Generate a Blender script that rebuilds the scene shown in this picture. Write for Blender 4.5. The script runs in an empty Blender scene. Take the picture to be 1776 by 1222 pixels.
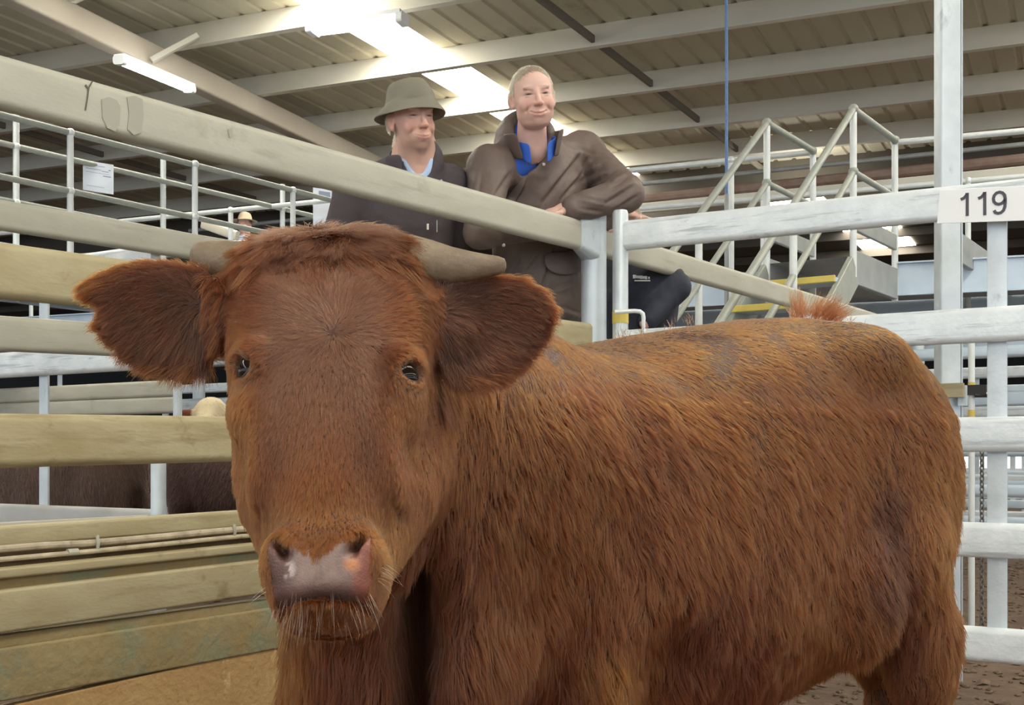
import bpy, math, random
import numpy as np
from mathutils import Vector, Matrix, Euler

random.seed(7)
rng = np.random.default_rng(7)
SC = bpy.context.scene
COL = SC.collection

# ---------------------------------------------------------------- camera
F = 1900.0            # focal length in pixels of a 1776 x 1222 frame
CAMZ, HY = 0.9, 790.0  # camera height, image row of the horizon
cd = bpy.data.cameras.new('camera')
cd.sensor_fit = 'HORIZONTAL'
cd.sensor_width = 36.0
cd.lens = 36.0 * F / 1776.0
cd.shift_y = (HY - 611.0) / 1776.0
cd.clip_start, cd.clip_end = 0.05, 300
cam = bpy.data.objects.new('camera', cd)
COL.objects.link(cam)
cam.location = (0, 0, CAMZ)
cam.rotation_euler = (math.radians(90), 0, 0)
SC.camera = cam

# ---------------------------------------------------------------- world, exposure
W = bpy.data.worlds.new('overcast_sky')
SC.world = W
W.use_nodes = True
bg = W.node_tree.nodes['Background']
bg.inputs['Color'].default_value = (0.80, 0.90, 1.0, 1)
bg.inputs['Strength'].default_value = 1.15
SC.view_settings.view_transform = 'Standard'
SC.view_settings.look = 'None'
SC.view_settings.gamma = 1.0
SC.view_settings.exposure = 0.72
SC.view_settings.use_curve_mapping = False
SC.cycles.max_bounces = 7
SC.cycles.diffuse_bounces = 4
SC.cycles.glossy_bounces = 3
SC.cycles.transmission_bounces = 5
SKYLIGHT_STRENGTH = 11.0
LAMP_STRENGTH = 14.0


# ---------------------------------------------------------------- helpers
def P(px, py, d):
    """world point seen at photo pixel (px, py) at depth d"""
    return Vector(((px - 888.0) / F * d, d, CAMZ - (py - HY) / F * d))


def tag(o, label=None, cat=None, group=None, kind=None):
    if label: o['label'] = label
    if cat: o['category'] = cat
    if group: o['group'] = group
    if kind: o['kind'] = kind
    return o


def thing(name, label, cat, loc=(0, 0, 0), group=None, rotz=0.0):
    o = bpy.data.objects.new(name, None)
    o.empty_display_size = 0.1
    COL.objects.link(o)
    o.location = loc
    o.rotation_euler = (0, 0, rotz)
    return tag(o, label, cat, group)


class MB:
    """collects geometry of ONE mesh object"""
    def __init__(s):
        s.v, s.f = [], []

    def add(s, vs, fs):
        n = len(s.v)
        s.v += [tuple(v) for v in vs]
        s.f += [tuple(i + n for i in f) for f in fs]
        return s

    def box(s, c, size, rotz=0.0):
        c = Vector(c); hx, hy, hz = [q / 2 for q in size]
        m = Matrix.Rotation(rotz, 3, 'Z')
        vs = [c + m @ Vector((x * hx, y * hy, z * hz)) for x in (-1, 1) for y in (-1, 1) for z in (-1, 1)]
        return s.add(vs, [(0, 1, 3, 2), (4, 6, 7, 5), (0, 4, 5, 1), (2, 3, 7, 6), (0, 2, 6, 4), (1, 5, 7, 3)])

    def sweep(s, prof, p0, p1, up=(0, 0, 1), caps=True, prof1=None):
        """closed profile [(side, up)...] swept from p0 to p1"""
        p0, p1 = Vector(p0), Vector(p1)
        d = (p1 - p0).normalized()
        side = d.cross(Vector(up)).normalized()
        u = side.cross(d).normalized()
        n = len(prof)
        prof1 = prof1 or prof
        vs = [p0 + side * a + u * b for a, b in prof] + [p1 + side * a + u * b for a, b in prof1]
        fs = [(i, (i + 1) % n, n + (i + 1) % n, n + i) for i in range(n)]
        if caps:
            fs += [tuple(range(n))[::-1], tuple(range(n, 2 * n))]
        return s.add(vs, fs)

    def tube(s, pts, r, n=12, cap=True):
        pts = [Vector(p) for p in pts]
        rs = r if isinstance(r, (list, tuple)) else [r] * len(pts)
        rings = []
        prev = None
        for i, p in enumerate(pts):
            if i == 0: t = pts[1] - pts[0]
            elif i == len(pts) - 1: t = pts[-1] - pts[-2]
            else: t = (pts[i + 1] - p).normalized() + (p - pts[i - 1]).normalized()
            t.normalize()
            if prev is None:
                a = Vector((0, 0, 1)) if abs(t.z) < 0.9 else Vector((1, 0, 0))
                x = t.cross(a).normalized()
            else:
                x = (prev - t * prev.dot(t)).normalized()
            prev = x
            y = t.cross(x)
            rings.append([p + (x * math.cos(2 * math.pi * k / n) + y * math.sin(2 * math.pi * k / n)) * rs[i] for k in range(n)])
        vs = [v for r_ in rings for v in r_]
        fs = []
        for i in range(len(pts) - 1):
            for k in range(n):
                fs.append((i * n + k, i * n + (k + 1) % n, (i + 1) * n + (k + 1) % n, (i + 1) * n + k))
        if cap:
            fs += [tuple(range(n))[::-1], tuple(range((len(pts) - 1) * n, len(pts) * n))]
        return s.add(vs, fs)

    def ball(s, c, r, n=12, sc=(1, 1, 1)):
        c = Vector(c); m = n // 2
        vs, fs = [], []
        for i in range(m + 1):
            th = math.pi * i / m
            for k in range(n):
                ph = 2 * math.pi * k / n
                vs.append(c + Vector((r * sc[0] * math.sin(th) * math.cos(ph), r * sc[1] * math.sin(th) * math.sin(ph), r * sc[2] * math.cos(th))))
        for i in range(m):
            for k in range(n):
                fs.append((i * n + k, (i + 1) * n + k, (i + 1) * n + (k + 1) % n, i * n + (k + 1) % n))
        return s.add(vs, fs)

    def build(s, name, mat, parent=None, smooth=True, angle=35, off=None):
        me = bpy.data.meshes.new(name)
        if off is None and parent is not None:
            off = parent_loc(parent)
        if off is not None:
            vs = [(v[0] - off[0], v[1] - off[1], v[2] - off[2]) for v in s.v]
        else:
            vs = s.v
        me.from_pydata(vs, [], s.f)
        me.update()
        if mat: me.materials.append(mat)
        if smooth:
            me.set_sharp_from_angle(angle=math.radians(angle)) if hasattr(me, 'set_sharp_from_angle') else None
            me.shade_smooth() if not hasattr(me, 'set_sharp_from_angle') else None
        o = bpy.data.objects.new(name, me)
        COL.objects.link(o)
        if parent is not None: o.parent = parent
        return o


def parent_loc(o):
    v = Vector((0, 0, 0))
    while o is not None:
        v += o.location
        o = o.parent
    return v


def rrect(t, h, r, n=4):
    """rounded rectangle profile t wide, h high"""
    out = []
    for cx, cy, a0 in ((t / 2 - r, h / 2 - r, 0), (-t / 2 + r, h / 2 - r, 90), (-t / 2 + r, -h / 2 + r, 180), (t / 2 - r, -h / 2 + r, 270)):
        for k in range(n + 1):
            a = math.radians(a0 + 90 * k / n)
            out.append((cx + r * math.cos(a), cy + r * math.sin(a)))
    return out


def copy_tree(o, parent=None):
    c = o.copy(); COL.objects.link(c)
    if parent is not None: c.parent = parent
    for ch in list(o.children): copy_tree(ch, c)
    return c


# ---------------------------------------------------------------- materials
def mat(name, base=(0.5, 0.5, 0.5), rough=0.6, metal=0.0, var=0.0, scale=8.0, col2=None, bump=0.0, bscale=40.0,
        stretch=(1, 1, 1), spots=None, emit=None, estr=0.0, spec=0.5, detail=4.0, coat=0.0):
    m = bpy.data.materials.new(name); m.use_nodes = True
    nt = m.node_tree; b = nt.nodes['Principled BSDF']
    b.inputs['Roughness'].default_value = rough
    b.inputs['Metallic'].default_value = metal
    b.inputs['Specular IOR Level'].default_value = spec
    b.inputs['Base Color'].default_value = (*base, 1)
    b.inputs['Coat Weight'].default_value = coat
    tc = nt.nodes.new('ShaderNodeTexCoord')
    mp = nt.nodes.new('ShaderNodeMapping'); mp.inputs['Scale'].default_value = stretch
    nt.links.new(tc.outputs['Object'], mp.inputs['Vector'])
    last = None
    if col2 is not None:
        n = nt.nodes.new('ShaderNodeTexNoise'); n.inputs['Scale'].default_value = scale; n.inputs['Detail'].default_value = detail
        nt.links.new(mp.outputs['Vector'], n.inputs['Vector'])
        r = nt.nodes.new('ShaderNodeValToRGB')
        r.color_ramp.elements[0].position = 0.5 - 0.5 * (1 - var) * 0.6
        r.color_ramp.elements[1].position = 0.5 + 0.5 * (1 - var) * 0.6
        r.color_ramp.elements[0].color = (*base, 1); r.color_ramp.elements[1].color = (*col2, 1)
        nt.links.new(n.outputs['Fac'], r.inputs['Fac']); last = r.outputs['Color']
    if spots is not None:   # (colour, scale, threshold)
        for (sc_, ss, th, st) in spots:
            mp2 = nt.nodes.new('ShaderNodeMapping'); mp2.inputs['Scale'].default_value = st
            nt.links.new(tc.outputs['Object'], mp2.inputs['Vector'])
            n2 = nt.nodes.new('ShaderNodeTexNoise'); n2.inputs['Scale'].default_value = ss; n2.inputs['Detail'].default_value = 6
            n2.inputs['Roughness'].default_value = 0.65
            nt.links.new(mp2.outputs['Vector'], n2.inputs['Vector'])
            r2 = nt.nodes.new('ShaderNodeValToRGB')
            r2.color_ramp.elements[0].position = th; r2.color_ramp.elements[1].position = min(1, th + 0.12)
            nt.links.new(n2.outputs['Fac'], r2.inputs['Fac'])
            mx = nt.nodes.new('ShaderNodeMix'); mx.data_type = 'RGBA'
            nt.links.new(r2.outputs['Color'], mx.inputs['Factor'])
            if last is not None: nt.links.new(last, mx.inputs['A'])
            else: mx.inputs['A'].default_value = (*base, 1)
            mx.inputs['B'].default_value = (*sc_, 1)
            last = mx.outputs['Result']
    if last is not None: nt.links.new(last, b.inputs['Base Color'])
    if bump:
        n3 = nt.nodes.new('ShaderNodeTexNoise'); n3.inputs['Scale'].default_value = bscale; n3.inputs['Detail'].default_value = 5
        nt.links.new(mp.outputs['Vector'], n3.inputs['Vector'])
        bp = nt.nodes.new('ShaderNodeBump'); bp.inputs['Strength'].default_value = bump; bp.inputs['Distance'].default_value = 0.01
        nt.links.new(n3.outputs['Fac'], bp.inputs['Height']); nt.links.new(bp.outputs['Normal'], b.inputs['Normal'])
    if emit:
        b.inputs['Emission Color'].default_value = (*emit, 1); b.inputs['Emission Strength'].default_value = estr
    return m


M = {}
M['galv'] = mat('galvanised_steel', (0.70, 0.76, 0.79), 0.45, 0.2, 0.3, 14, (0.82, 0.87, 0.90), 0.15, 60,
                spots=[((0.50, 0.55, 0.58), 3.0, 0.54, (1, 1, 16)), ((0.38, 0.42, 0.45), 9, 0.62, (1, 1, 4)), ((0.50, 0.40, 0.30), 22, 0.70, (1, 1, 1))])
M['galv_post'] = mat('galvanised_post_steel', (0.56, 0.62, 0.66), 0.45, 0.35, 0.3, 10, (0.68, 0.74, 0.78), 0.12, 50,
                     spots=[((0.40, 0.44, 0.47), 12, 0.62, (1, 1, 0.5))])
M['pipe'] = mat('light_handrail_pipe', (0.70, 0.74, 0.74), 0.45, 0.2, 0.2, 12, (0.80, 0.83, 0.82), 0.05, 40)
M['pipe_dull'] = mat('dull_handrail_pipe', (0.31, 0.34, 0.31), 0.55, 0.1, 0.3, 12, (0.40, 0.41, 0.36), 0.08, 40)
M['dusty'] = mat('dusty_rail_steel', (0.43, 0.42, 0.345), 0.6, 0.1, 0.3, 5, (0.50, 0.49, 0.41), 0.06, 50, stretch=(1, 1, 3),
                 spots=[((0.39, 0.38, 0.305), 2.6, 0.56, (1, 1, 12)), ((0.33, 0.31, 0.245), 3.2, 0.60, (1, 1, 1)), ((0.30, 0.24, 0.15), 30, 0.72, (1, 1, 1.5))])
M['ochre'] = mat('mud_stained_rail_steel', (0.37, 0.31, 0.17), 0.65, 0.1, 0.3, 6, (0.45, 0.40, 0.25), 0.10, 50, stretch=(1, 1, 3),
                 spots=[((0.32, 0.26, 0.14), 3, 0.54, (1, 1, 9)), ((0.22, 0.16, 0.07), 7, 0.60, (1, 1, 1.2)), ((0.17, 0.11, 0.05), 26, 0.70, (1, 1, 1))])
M['board'] = mat('mud_stained_board', (0.26, 0.185, 0.075), 0.8, 0.0, 0.2, 7, (0.33, 0.26, 0.13), 0.5, 45,
                 spots=[((0.22, 0.23, 0.14), 5, 0.50, (1, 1, 1)), ((0.20, 0.11, 0.04), 18, 0.62, (1, 1, 0.6))])
M['ply'] = mat('weathered_plywood_sheet', (0.33, 0.185, 0.065), 0.85, 0.0, 0.1, 6, (0.42, 0.27, 0.11), 0.5, 60,
               spots=[((0.62, 0.46, 0.22), 14, 0.60, (1, 1, 0.6)), ((0.22, 0.11, 0.03), 20, 0.60, (1, 1, 0.7))])
M['conduit'] = mat('muddy_conduit', (0.33, 0.28, 0.20), 0.7, 0, 0.2, 25, (0.58, 0.50, 0.36), 0.3, 60,
                   spots=[((0.10, 0.07, 0.04), 30, 0.60, (1, 1, 1))])
M['roof'] = mat('roof_sheet_underside', (0.50, 0.465, 0.36), 0.75, 0.0, 0.2, 0.6, (0.57, 0.535, 0.425), 0.0,
                spots=[((0.38, 0.34, 0.26), 1.1, 0.62, (1, 1, 1))])
M['purlin'] = mat('cream_purlin_paint', (0.68, 0.65, 0.56), 0.6, 0.05, 0.2, 1.2, (0.76, 0.73, 0.64))
M['rafter'] = mat('beige_rafter_paint', (0.50, 0.44, 0.36), 0.6, 0.05, 0.2, 1.2, (0.58, 0.52, 0.43))
M['bridging'] = mat('dark_bridging_steel', (0.17, 0.15, 0.12), 0.7)
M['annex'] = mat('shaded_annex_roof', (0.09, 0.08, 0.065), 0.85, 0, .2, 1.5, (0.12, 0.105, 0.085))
M['skylight'] = mat('translucent_skylight_sheet', (0.8, 0.8, 0.75), 0.5, emit=(1.0, 0.955, 0.84), estr=SKYLIGHT_STRENGTH)
M['lamp'] = mat('lit_lamp_diffuser', (0.9, 0.9, 0.9), 0.5, emit=(1.0, 0.97, 0.90), estr=LAMP_STRENGTH)
M['dirt'] = mat('trampled_dirt', (0.085, 0.052, 0.033), 0.95, 0, 0.1, 9, (0.16, 0.105, 0.068), 1.0, 22,
                spots=[((0.24, 0.17, 0.11), 24, 0.62, (1, 1, 1))])
M['clod'] = mat('dry_manure_clod', (0.10, 0.065, 0.04), 0.95, 0, 0.1, 30, (0.20, 0.14, 0.09), 0.6, 60)
M['darkwall'] = mat('shaded_cladding', (0.025, 0.025, 0.025), 0.9)  # near-black colour carries the deep shade at the far end
M['yellow'] = mat('yellow_safety_paint', (0.75, 0.60, 0.12), 0.6, 0, 0.2, 12, (0.65, 0.50, 0.14))
M['white'] = mat('white_painted_plate', (0.90, 0.92, 0.93), 0.5)
M['ink'] = mat('dark_grey_lettering', (0.07, 0.065, 0.085), 0.5)
M['paper'] = mat('paper_in_plastic_sleeve', (0.78, 0.83, 0.93), 0.35)
M['blue_rope'] = mat('blue_rope_fibre', (0.10, 0.20, 0.42), 0.7, 0, 0.2, 60, (0.18, 0.30, 0.55))
M['mud_shade'] = mat('mud_and_shade_plate', (0.13, 0.085, 0.04), .9, 0, .2, 14, (0.24, 0.17, 0.09), .5, 50)  # mud plus the shadow in the rail gap, both in the colour
M['galv_shaded'] = mat('shaded_zinc_rail', (0.42, 0.42, 0.41), 0.5, 0.2, 0.2, 6, (0.52, 0.52, 0.50), 0.05, 30)  # zinc dulled to carry the shade low on the left gate
M['stain'] = mat('dried_grey_stain', (0.385, 0.375, 0.305), .6)
M['scratch'] = mat('dark_scratch', (0.12, 0.11, 0.08), .8)
M['rust'] = mat('rusty_pipe', (0.26, 0.16, 0.12), 0.8, 0, 0.2, 6, (0.36, 0.27, 0.22))
M['chain'] = mat('weathered_chain_steel', (0.20, 0.19, 0.18), 0.5, 0.6)
M['black'] = mat('black_rubber', (0.02, 0.02, 0.022), 0.6)
M['bluegalv'] = mat('bluish_zinc_channel', (0.50, 0.60, 0.70), 0.45, 0.3, 0.2, 6, (0.60, 0.70, 0.80), 0.05, 30)
M['greygalv'] = mat('weathered_zinc_channel', (0.34, 0.36, 0.36), 0.5, 0.3, 0.2, 6, (0.44, 0.46, 0.45), 0.05, 30)
# ================================================================ THE SHED
# directions on the plan: the side fence and the catwalks run along A, the gates along B
DA = Vector((0.737, 1.0, 0)).normalized()
DB = Vector((1.667, -1.0, 0)).normalized()
DP = Vector((2.5, -1.0, 0)).normalized()      # purlins
DR = Vector((0.52, 1.0, 0)).normalized()      # roof sheets and rafters

# floor
mb = MB(); n = 120
xs = np.linspace(-45, 45, n); ys = np.concatenate([np.linspace(-12, 14, 90), np.linspace(14.6, 60, 30)])
for j, y in enumerate(ys):
    for i, x in enumerate(xs):
        mb.v.append((x, y, 0.0))
mb.f = [(j * n + i, j * n + i + 1, (j + 1) * n + i + 1, (j + 1) * n + i) for j in range(len(ys) - 1) for i in range(n - 1)]
tag(mb.build('floor', M['dirt'], smooth=False), kind='structure')

# clods and litter lying on the dirt, nearest part only
mb = MB()
for k in range(2600):
    d = rng.uniform(3.6, 10.5); px = rng.uniform(1180, 1900) if rng.random() < .85 else rng.uniform(300, 1180)
    x = (px - 888) / F * d
    r = rng.uniform(0.006, 0.022) * (1 if rng.random() < .93 else 1.9)
    a = rng.uniform(0, 6.28); c, s_ = math.cos(a), math.sin(a)
    pts = []
    for (u, v, w) in ((-1, 0, 0), (1, 0, 0), (0, -1, 0), (0, 1, 0), (.1, .1, .8), (0, 0, -.3), (.6, .6, .35), (-.6, .5, .4), (-.5, -.6, .3), (.6, -.55, .35)):
        u *= r * rng.uniform(.7, 1.7); v *= r * rng.uniform(.6, 1.1); w *= r * rng.uniform(.6, 1.1)
        pts.append((x + u * c - v * s_, d + u * s_ + v * c, w + 0.001))
    mb.add(pts, [(4, 6, 7), (4, 7, 8), (4, 8, 9), (4, 9, 6), (6, 1, 3), (6, 3, 7), (7, 3, 0), (7, 0, 8), (8, 0, 2), (8, 2, 9), (9, 2, 1), (9, 1, 6),
                 (5, 3, 1), (5, 0, 3), (5, 2, 0), (5, 1, 2)])
tag(mb.build('dirt_clods', M['clod'], angle=80), 'loose brown clods and litter scattered over the trampled dirt', 'clods', kind='stuff')

# roof sheets with trapezoid ribs, skylight strips
ZP = 5.60                    # underside of purlins
ZR = ZP + 0.285              # roof sheet
side = Vector((DR.y, -DR.x, 0))
EDGE0 = Vector((5.0, 18.4, 0))       # a point of the far edge of the main roof


def roof_pt(u, v, z):        # u across the sheets, v along them
    q = side * u + DR * v
    return (q.x, q.y, z)


def sheet(u0, u1, v0, v1, pitch=0.30):
    m = MB(); u = u0; prof = []
    while u < u1 - 1e-6:
        for a, h in ((0.0, 0.0), (0.21, 0.0), (0.235, 0.024), (0.275, 0.024)):
            if u + a * pitch / .3 < u1: prof.append((u + a * pitch / .3, h))
        u += pitch
    prof.append((u1, 0.0))
    k = len(prof)
    def vend(a):                 # the main roof stops along a line parallel to the purlins
        q = side * a; e = EDGE0
        # solve q + DR v = e + DP w
        det = DR.x * -DP.y + DP.x * DR.y
        return ((e.x - q.x) * -DP.y + DP.x * (e.y - q.y)) / det
    m.v = [roof_pt(a, v0, ZR + h) for a, h in prof] + [roof_pt(a, vend(a), ZR + h) for a, h in prof]
    m.f = [(i, i + 1, k + i + 1, k + i) for i in range(k - 1)]
    return m


def uv_of(p):
    q = Vector((p[0], p[1], 0)); return q.dot(side), q.dot(DR)


# main skylight strip passes through these photo points
ua = uv_of(P(724, 124, (ZR - CAMZ) * F / (HY - 124)))[0]
ub = uv_of(P(829, 124, (ZR - CAMZ) * F / (HY - 124)))[0]
sky_u = [(ua, ub)]
for k in (1, 2, 3):
    sky_u.append((ua + 8.6 * k, ub + 8.6 * k))
sky_u.sort()
mbr = MB(); u = -42.0
for i, (a, b) in enumerate(sky_u):
    s_ = sheet(u, a, -16, 52); mbr.add(s_.v, s_.f)
    w = sheet(a, b, -16, 52).build('window_%d' % (i + 1), M['skylight'], smooth=False)
    tag(w, kind='structure')
    u = b
s_ = sheet(u, 42.0, -16, 52); mbr.add(s_.v, s_.f)
tag(mbr.build('ceiling', M['roof'], smooth=False), kind='structure')

# Z purlins
prof = [(0, 0), (0, .285), (-.07, .285), (-.07, .28), (-.004, .28), (-.004, .004), (.088, .004), (.088, .009), (.092, .009), (.092, 0)]
for k in range(-7, 5):
    d = (ZP - CAMZ) * F * (0.001199 + 0.0002 * k)
    c = Vector(((1100 - 888) / F * d, d, ZP))
    mb = MB().sweep(prof, c - DP * 34, c + DP * 30)
    tag(mb.build('roof_purlin', M['purlin'], smooth=False), kind='structure')

# rafters under the purlins
pa = P(192, 44, (ZP - CAMZ) * F / (HY - 44)); pb = P(600, 247, (ZP - CAMZ) * F / (HY - 247))
dr = (pb - pa).normalized(); dr.z = 0; dr.normalize()
pm = (pa + pb) / 2
for off in (0, 15.0, -15.0):
    c = Vector((pm.x, pm.y, ZP - 0.14)) + DP * off
    mb = MB().sweep(rrect(.20, .28, .03, 3), c - dr * 26, c + dr * (7.0 + off * .0))
    raf = tag(mb.build('roof_rafter', M['rafter']), kind='structure')
# knee braces from the main rafter to the purlins
for (p, q) in (((262, 105), (343, 62)), ((80, 22), (150, -10))):
    d0 = (ZP - CAMZ) * F / (HY - 60)
    a = P(p[0], p[1], 12.35 if p[0] > 200 else 11.3); b = P(q[0], q[1], 12.5 if p[0] > 200 else 11.4)
    mb = MB().sweep(rrect(.085, .06, .008, 2), a, b, up=(0, 0, 1))
    tag(mb.build('roof_brace', M['purlin'], smooth=False), kind='structure')
# dark bridging bar
zb = ZP + 0.12
a = P(940, 0, (zb - CAMZ) * F / HY); b = P(1290, 268, (zb - CAMZ) * F / (HY - 268))
dd = (b - a).normalized()
tag(MB().sweep(rrect(.05, .09, .01, 2), a - dd * 8, b + dd * 20).build('roof_bridging', M['bridging'], smooth=False), kind='structure')
for off in (-9, 9):
    o_ = DP * off
    tag(MB().sweep(rrect(.05, .09, .01, 2), a - dd * 8 + o_, b + dd * 20 + o_).build('roof_bridging', M['bridging'], smooth=False), kind='structure')

# far edge of the main roof and the lower, unlit annex roof behind it
ZA = 5.0
for j in range(1):
    a_, b_ = EDGE0 - DP * 38, EDGE0 + DP * 26
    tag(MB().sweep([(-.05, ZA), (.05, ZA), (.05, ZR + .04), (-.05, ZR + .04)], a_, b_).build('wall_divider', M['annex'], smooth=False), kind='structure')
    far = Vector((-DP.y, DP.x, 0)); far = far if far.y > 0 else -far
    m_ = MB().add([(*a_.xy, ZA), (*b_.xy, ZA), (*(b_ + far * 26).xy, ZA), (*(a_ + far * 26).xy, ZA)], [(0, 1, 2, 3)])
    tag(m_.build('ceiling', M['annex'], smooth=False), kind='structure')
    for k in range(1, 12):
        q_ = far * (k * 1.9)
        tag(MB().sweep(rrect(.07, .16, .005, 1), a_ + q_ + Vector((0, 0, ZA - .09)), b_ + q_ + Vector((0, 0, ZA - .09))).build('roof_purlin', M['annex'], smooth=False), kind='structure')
    for (x_, y_, w_, l_) in ((1526, 412, 1.0, 2.2), (1385, 352, .9, .5)):
        d_ = (ZA - .02 - CAMZ) * F / (HY - y_); c_ = P(x_, y_, d_); n_ = DR
        m_ = MB().add([tuple(c_ + side * (sx * w_ / 2) + DR * (sy * l_ / 2)) for sx, sy in ((-1, -1), (1, -1), (1, 1), (-1, 1))], [(0, 1, 2, 3)])
        tag(m_.build('window_%d' % (8 + (x_ < 1400)), M['skylight'], smooth=False), kind='structure')

# far end: shade-darkened cladding above head height, and below it the open yard
c = Vector((0, 34, 0))
mb = MB().sweep([(-.05, 2.3), (.05, 2.3), (.05, 5.2), (-.05, 5.2)], c - DP * 40, c + DP * 40)
tag(mb.build('wall_back', M['darkwall'], smooth=False), kind='structure')
# steel columns of the far bays
for off in (-16, -8, 0, 8, 16):
    q = Vector((4, 27, 0)) + DP * off
    tag(MB().sweep(rrect(.2, .2, .02, 2), q, q + Vector((0, 0, ZA))).build('shed_column', M['greygalv']), kind='structure')

# near column behind the gate
colx = P(1643, 600, 4.35)
t = thing('steel_column', 'tall galvanised square column standing just behind the gate numbered 119', 'column', (colx.x, colx.y, 0))
MB().sweep(rrect(.080, .080, .008, 3), (colx.x, colx.y, 0), (colx.x, colx.y, ZP), up=(1, 0, 0)).build('shaft', M['galv_post'], t)
MB().sweep(rrect(.006, .10, .002, 1), (colx.x + .043, colx.y + .01, 0.0), (colx.x + .043, colx.y + .01, ZP), up=(0, 1, 0)).build('edge_strip', M['galv_post'], t)
MB().box((colx.x - .03, colx.y - .062, 1.155), (.13, .035, .055), -.54).build('latch_box', M['ochre'], t)
MB().box((colx.x + .035, colx.y - .062, 1.135), (.03, .03, .08), -.54).build('bracket', M['galv_post'], t)

# ---------------------------------------------------------------- lamps
def batten(name, label, p0, p1, size=(.16, .09), lit=True):
    p0, p1 = Vector(p0), Vector(p1)
    t = thing(name, label, 'light', tuple((p0 + p1) / 2), 'shed lights')
    d = (p1 - p0).normalized()
    MB().sweep(rrect(size[0], size[1] * .5, .012, 3), p0 + Vector((0, 0, size[1] * .45)), p1 + Vector((0, 0, size[1] * .45))).build('housing', M['white'], t)
    MB().sweep(rrect(size[0] * .92, size[1] * .75, .03, 4), p0 + d * .03, p1 - d * .03).build('diffuser', M['lamp'], t)
    MB().sweep(rrect(size[0] * .98, size[1] * 1.0, .03, 4), p0 - d * .02, p0 + d * .05).build('end_cap', M['white'], t)
    MB().sweep(rrect(size[0] * .98, size[1] * 1.0, .03, 4), p1 - d * .05, p1 + d * .02).build('end_cap', M['white'], t)
    return t


batten('batten_light', 'lit fluorescent batten under the sloping roof beam at top left', P(207, 104, 11.15), P(330, 155, 12.5), (.13, .09))
batten('batten_light', 'lit fluorescent batten beside the bright skylight strip', P(540, 52, 11.6), P(700, 33, 11.25), (.20, .11))
batten('batten_light', 'far skylight patch, added as a small lit batten between the stair handrails', P(1364, 316, 19.5), P(1425, 310, 19.2), (.20, .11))  # added lamp in place of a far skylight patch

# ---------------------------------------------------------------- side fence (line A)
def on_line(px, off=0.0, p0=(0.336, 4.5)):
    """depth where pixel column px meets a fence line parallel to A, shifted off metres to its left"""
    k = (px - 888) / F
    nx, ny = DA.y, -DA.x                 # right-hand normal
    qx, qy = p0[0] - nx * off, p0[1] - ny * off
    # x = qx + .737 (y-qy) ; x = k y
    return (qx - .737 * qy) / (k - .737)


def rail_px(px0, t0, b0, px1, t1, b1, off=0.0, th=.045, ext0=0.0, ext1=0.0, line=on_line, r=.021, n=5):
    """rail whose top and bottom edges pass through measured photo points"""
    d0, d1 = line(px0, off), line(px1, off)
    a0, a1 = P(px0, t0, d0), P(px1, t1, d1)
    c0, c1 = P(px0, b0, d0), P(px1, b1, d1)
    h = ((a0.z - c0.z) + (a1.z - c1.z)) / 2
    m0, m1 = (a0 + c0) / 2, (a1 + c1) / 2
    d = (m1 - m0).normalized()
    return MB().sweep(rrect(th, h, min(r, h * .45), n), m0 - d * ext0, m1 + d * ext1)


root = P(1030, 790, 4.5); root.z = 0
fence = thing('side_fence', 'beige cattle rail fence running from left foreground to round corner post', 'fence', tuple(root))
rail_px(0, 93, 195, 1022, 389, 436, ext0=1.6, ext1=0).build('rail', M['dusty'], fence)
rail_px(0, 416, 523, 1022, 563, 612, ext0=1.6).build('rail', M['ochre'], fence)
rail_px(0, 718, 810, 400, 721, 801, ext0=1.6, ext1=2.0).build('rail', M['ochre'], fence)
o = rail_px(0, 911, 948, 430, 884, 912, ext0=1.2, ext1=2.0, off=.03, th=.05, r=.008).build('rail', M['ochre'], fence)
rail_px(0, 1001, 1024, 440, 953, 972, ext0=1.2, ext1=2.0, off=-.035, th=.04, r=.004).build('recess_strip', M['board'], fence)
o = rail_px(0, 1021, 1096, 440, 970, 1030, ext0=1.2, ext1=2.0, off=-.05, th=.05, r=.008).build('rail', M['ochre'], fence)
rail_px(0, 946, 990, 440, 906, 946, ext0=1.2, ext1=2.0, off=.06, th=.02, r=.002).build('backing_plate', M['mud_shade'], fence)  # added behind the gap for its dirt and shadow
rail_px(0, 984, 1003, 440, 941, 955, ext0=1.2, ext1=2.0, off=-.055, th=.04, r=.006).build('ledge', M['ochre'], fence)
rail_px(0, 1100, 1121, 453, 1037, 1058, ext0=1.2, ext1=2.0, off=-.035, th=.05, r=.006).build('ledge', M['board'], fence)
rail_px(0, 1118, 1216, 453, 1056, 1124, ext0=1.2, ext1=2.0, off=-.045, th=.05, r=.006).build('kick_board', M['board'], fence)
rail_px(0, 1219, 1420, 453, 1126, 1270, ext0=1.2, ext1=2.0, off=-.045, th=.04, r=.004).build('kick_sheet', M['ply'], fence)
# round corner post, with the welded collar of the top rail
cp = Vector((0.336, 4.5, 0))
MB().tube([cp, cp + Vector((0, 0, 1.90))], .052, 24).build('corner_post', M['galv_post'], fence)
d0 = Vector((cp.x, cp.y, 1.79)) - DA * .03
MB().sweep(rrect(.05, .13, .022, 5), d0 - DA * .10, d0, prof1=rrect(.095, .20, .03, 5)).build('collar', M['galv_post'], fence)
for y in (3.3, 1.35):
    q = Vector((cp.x + .737 * (y - cp.y), y, 0)) - Vector((DA.y, -DA.x, 0)) * .06
    MB().sweep(rrect(.06, .06, .008, 3), q, q + Vector((0, 0, 1.86 if y < 2 else .62)), up=DA).build('post', M['dusty'], fence)
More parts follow.
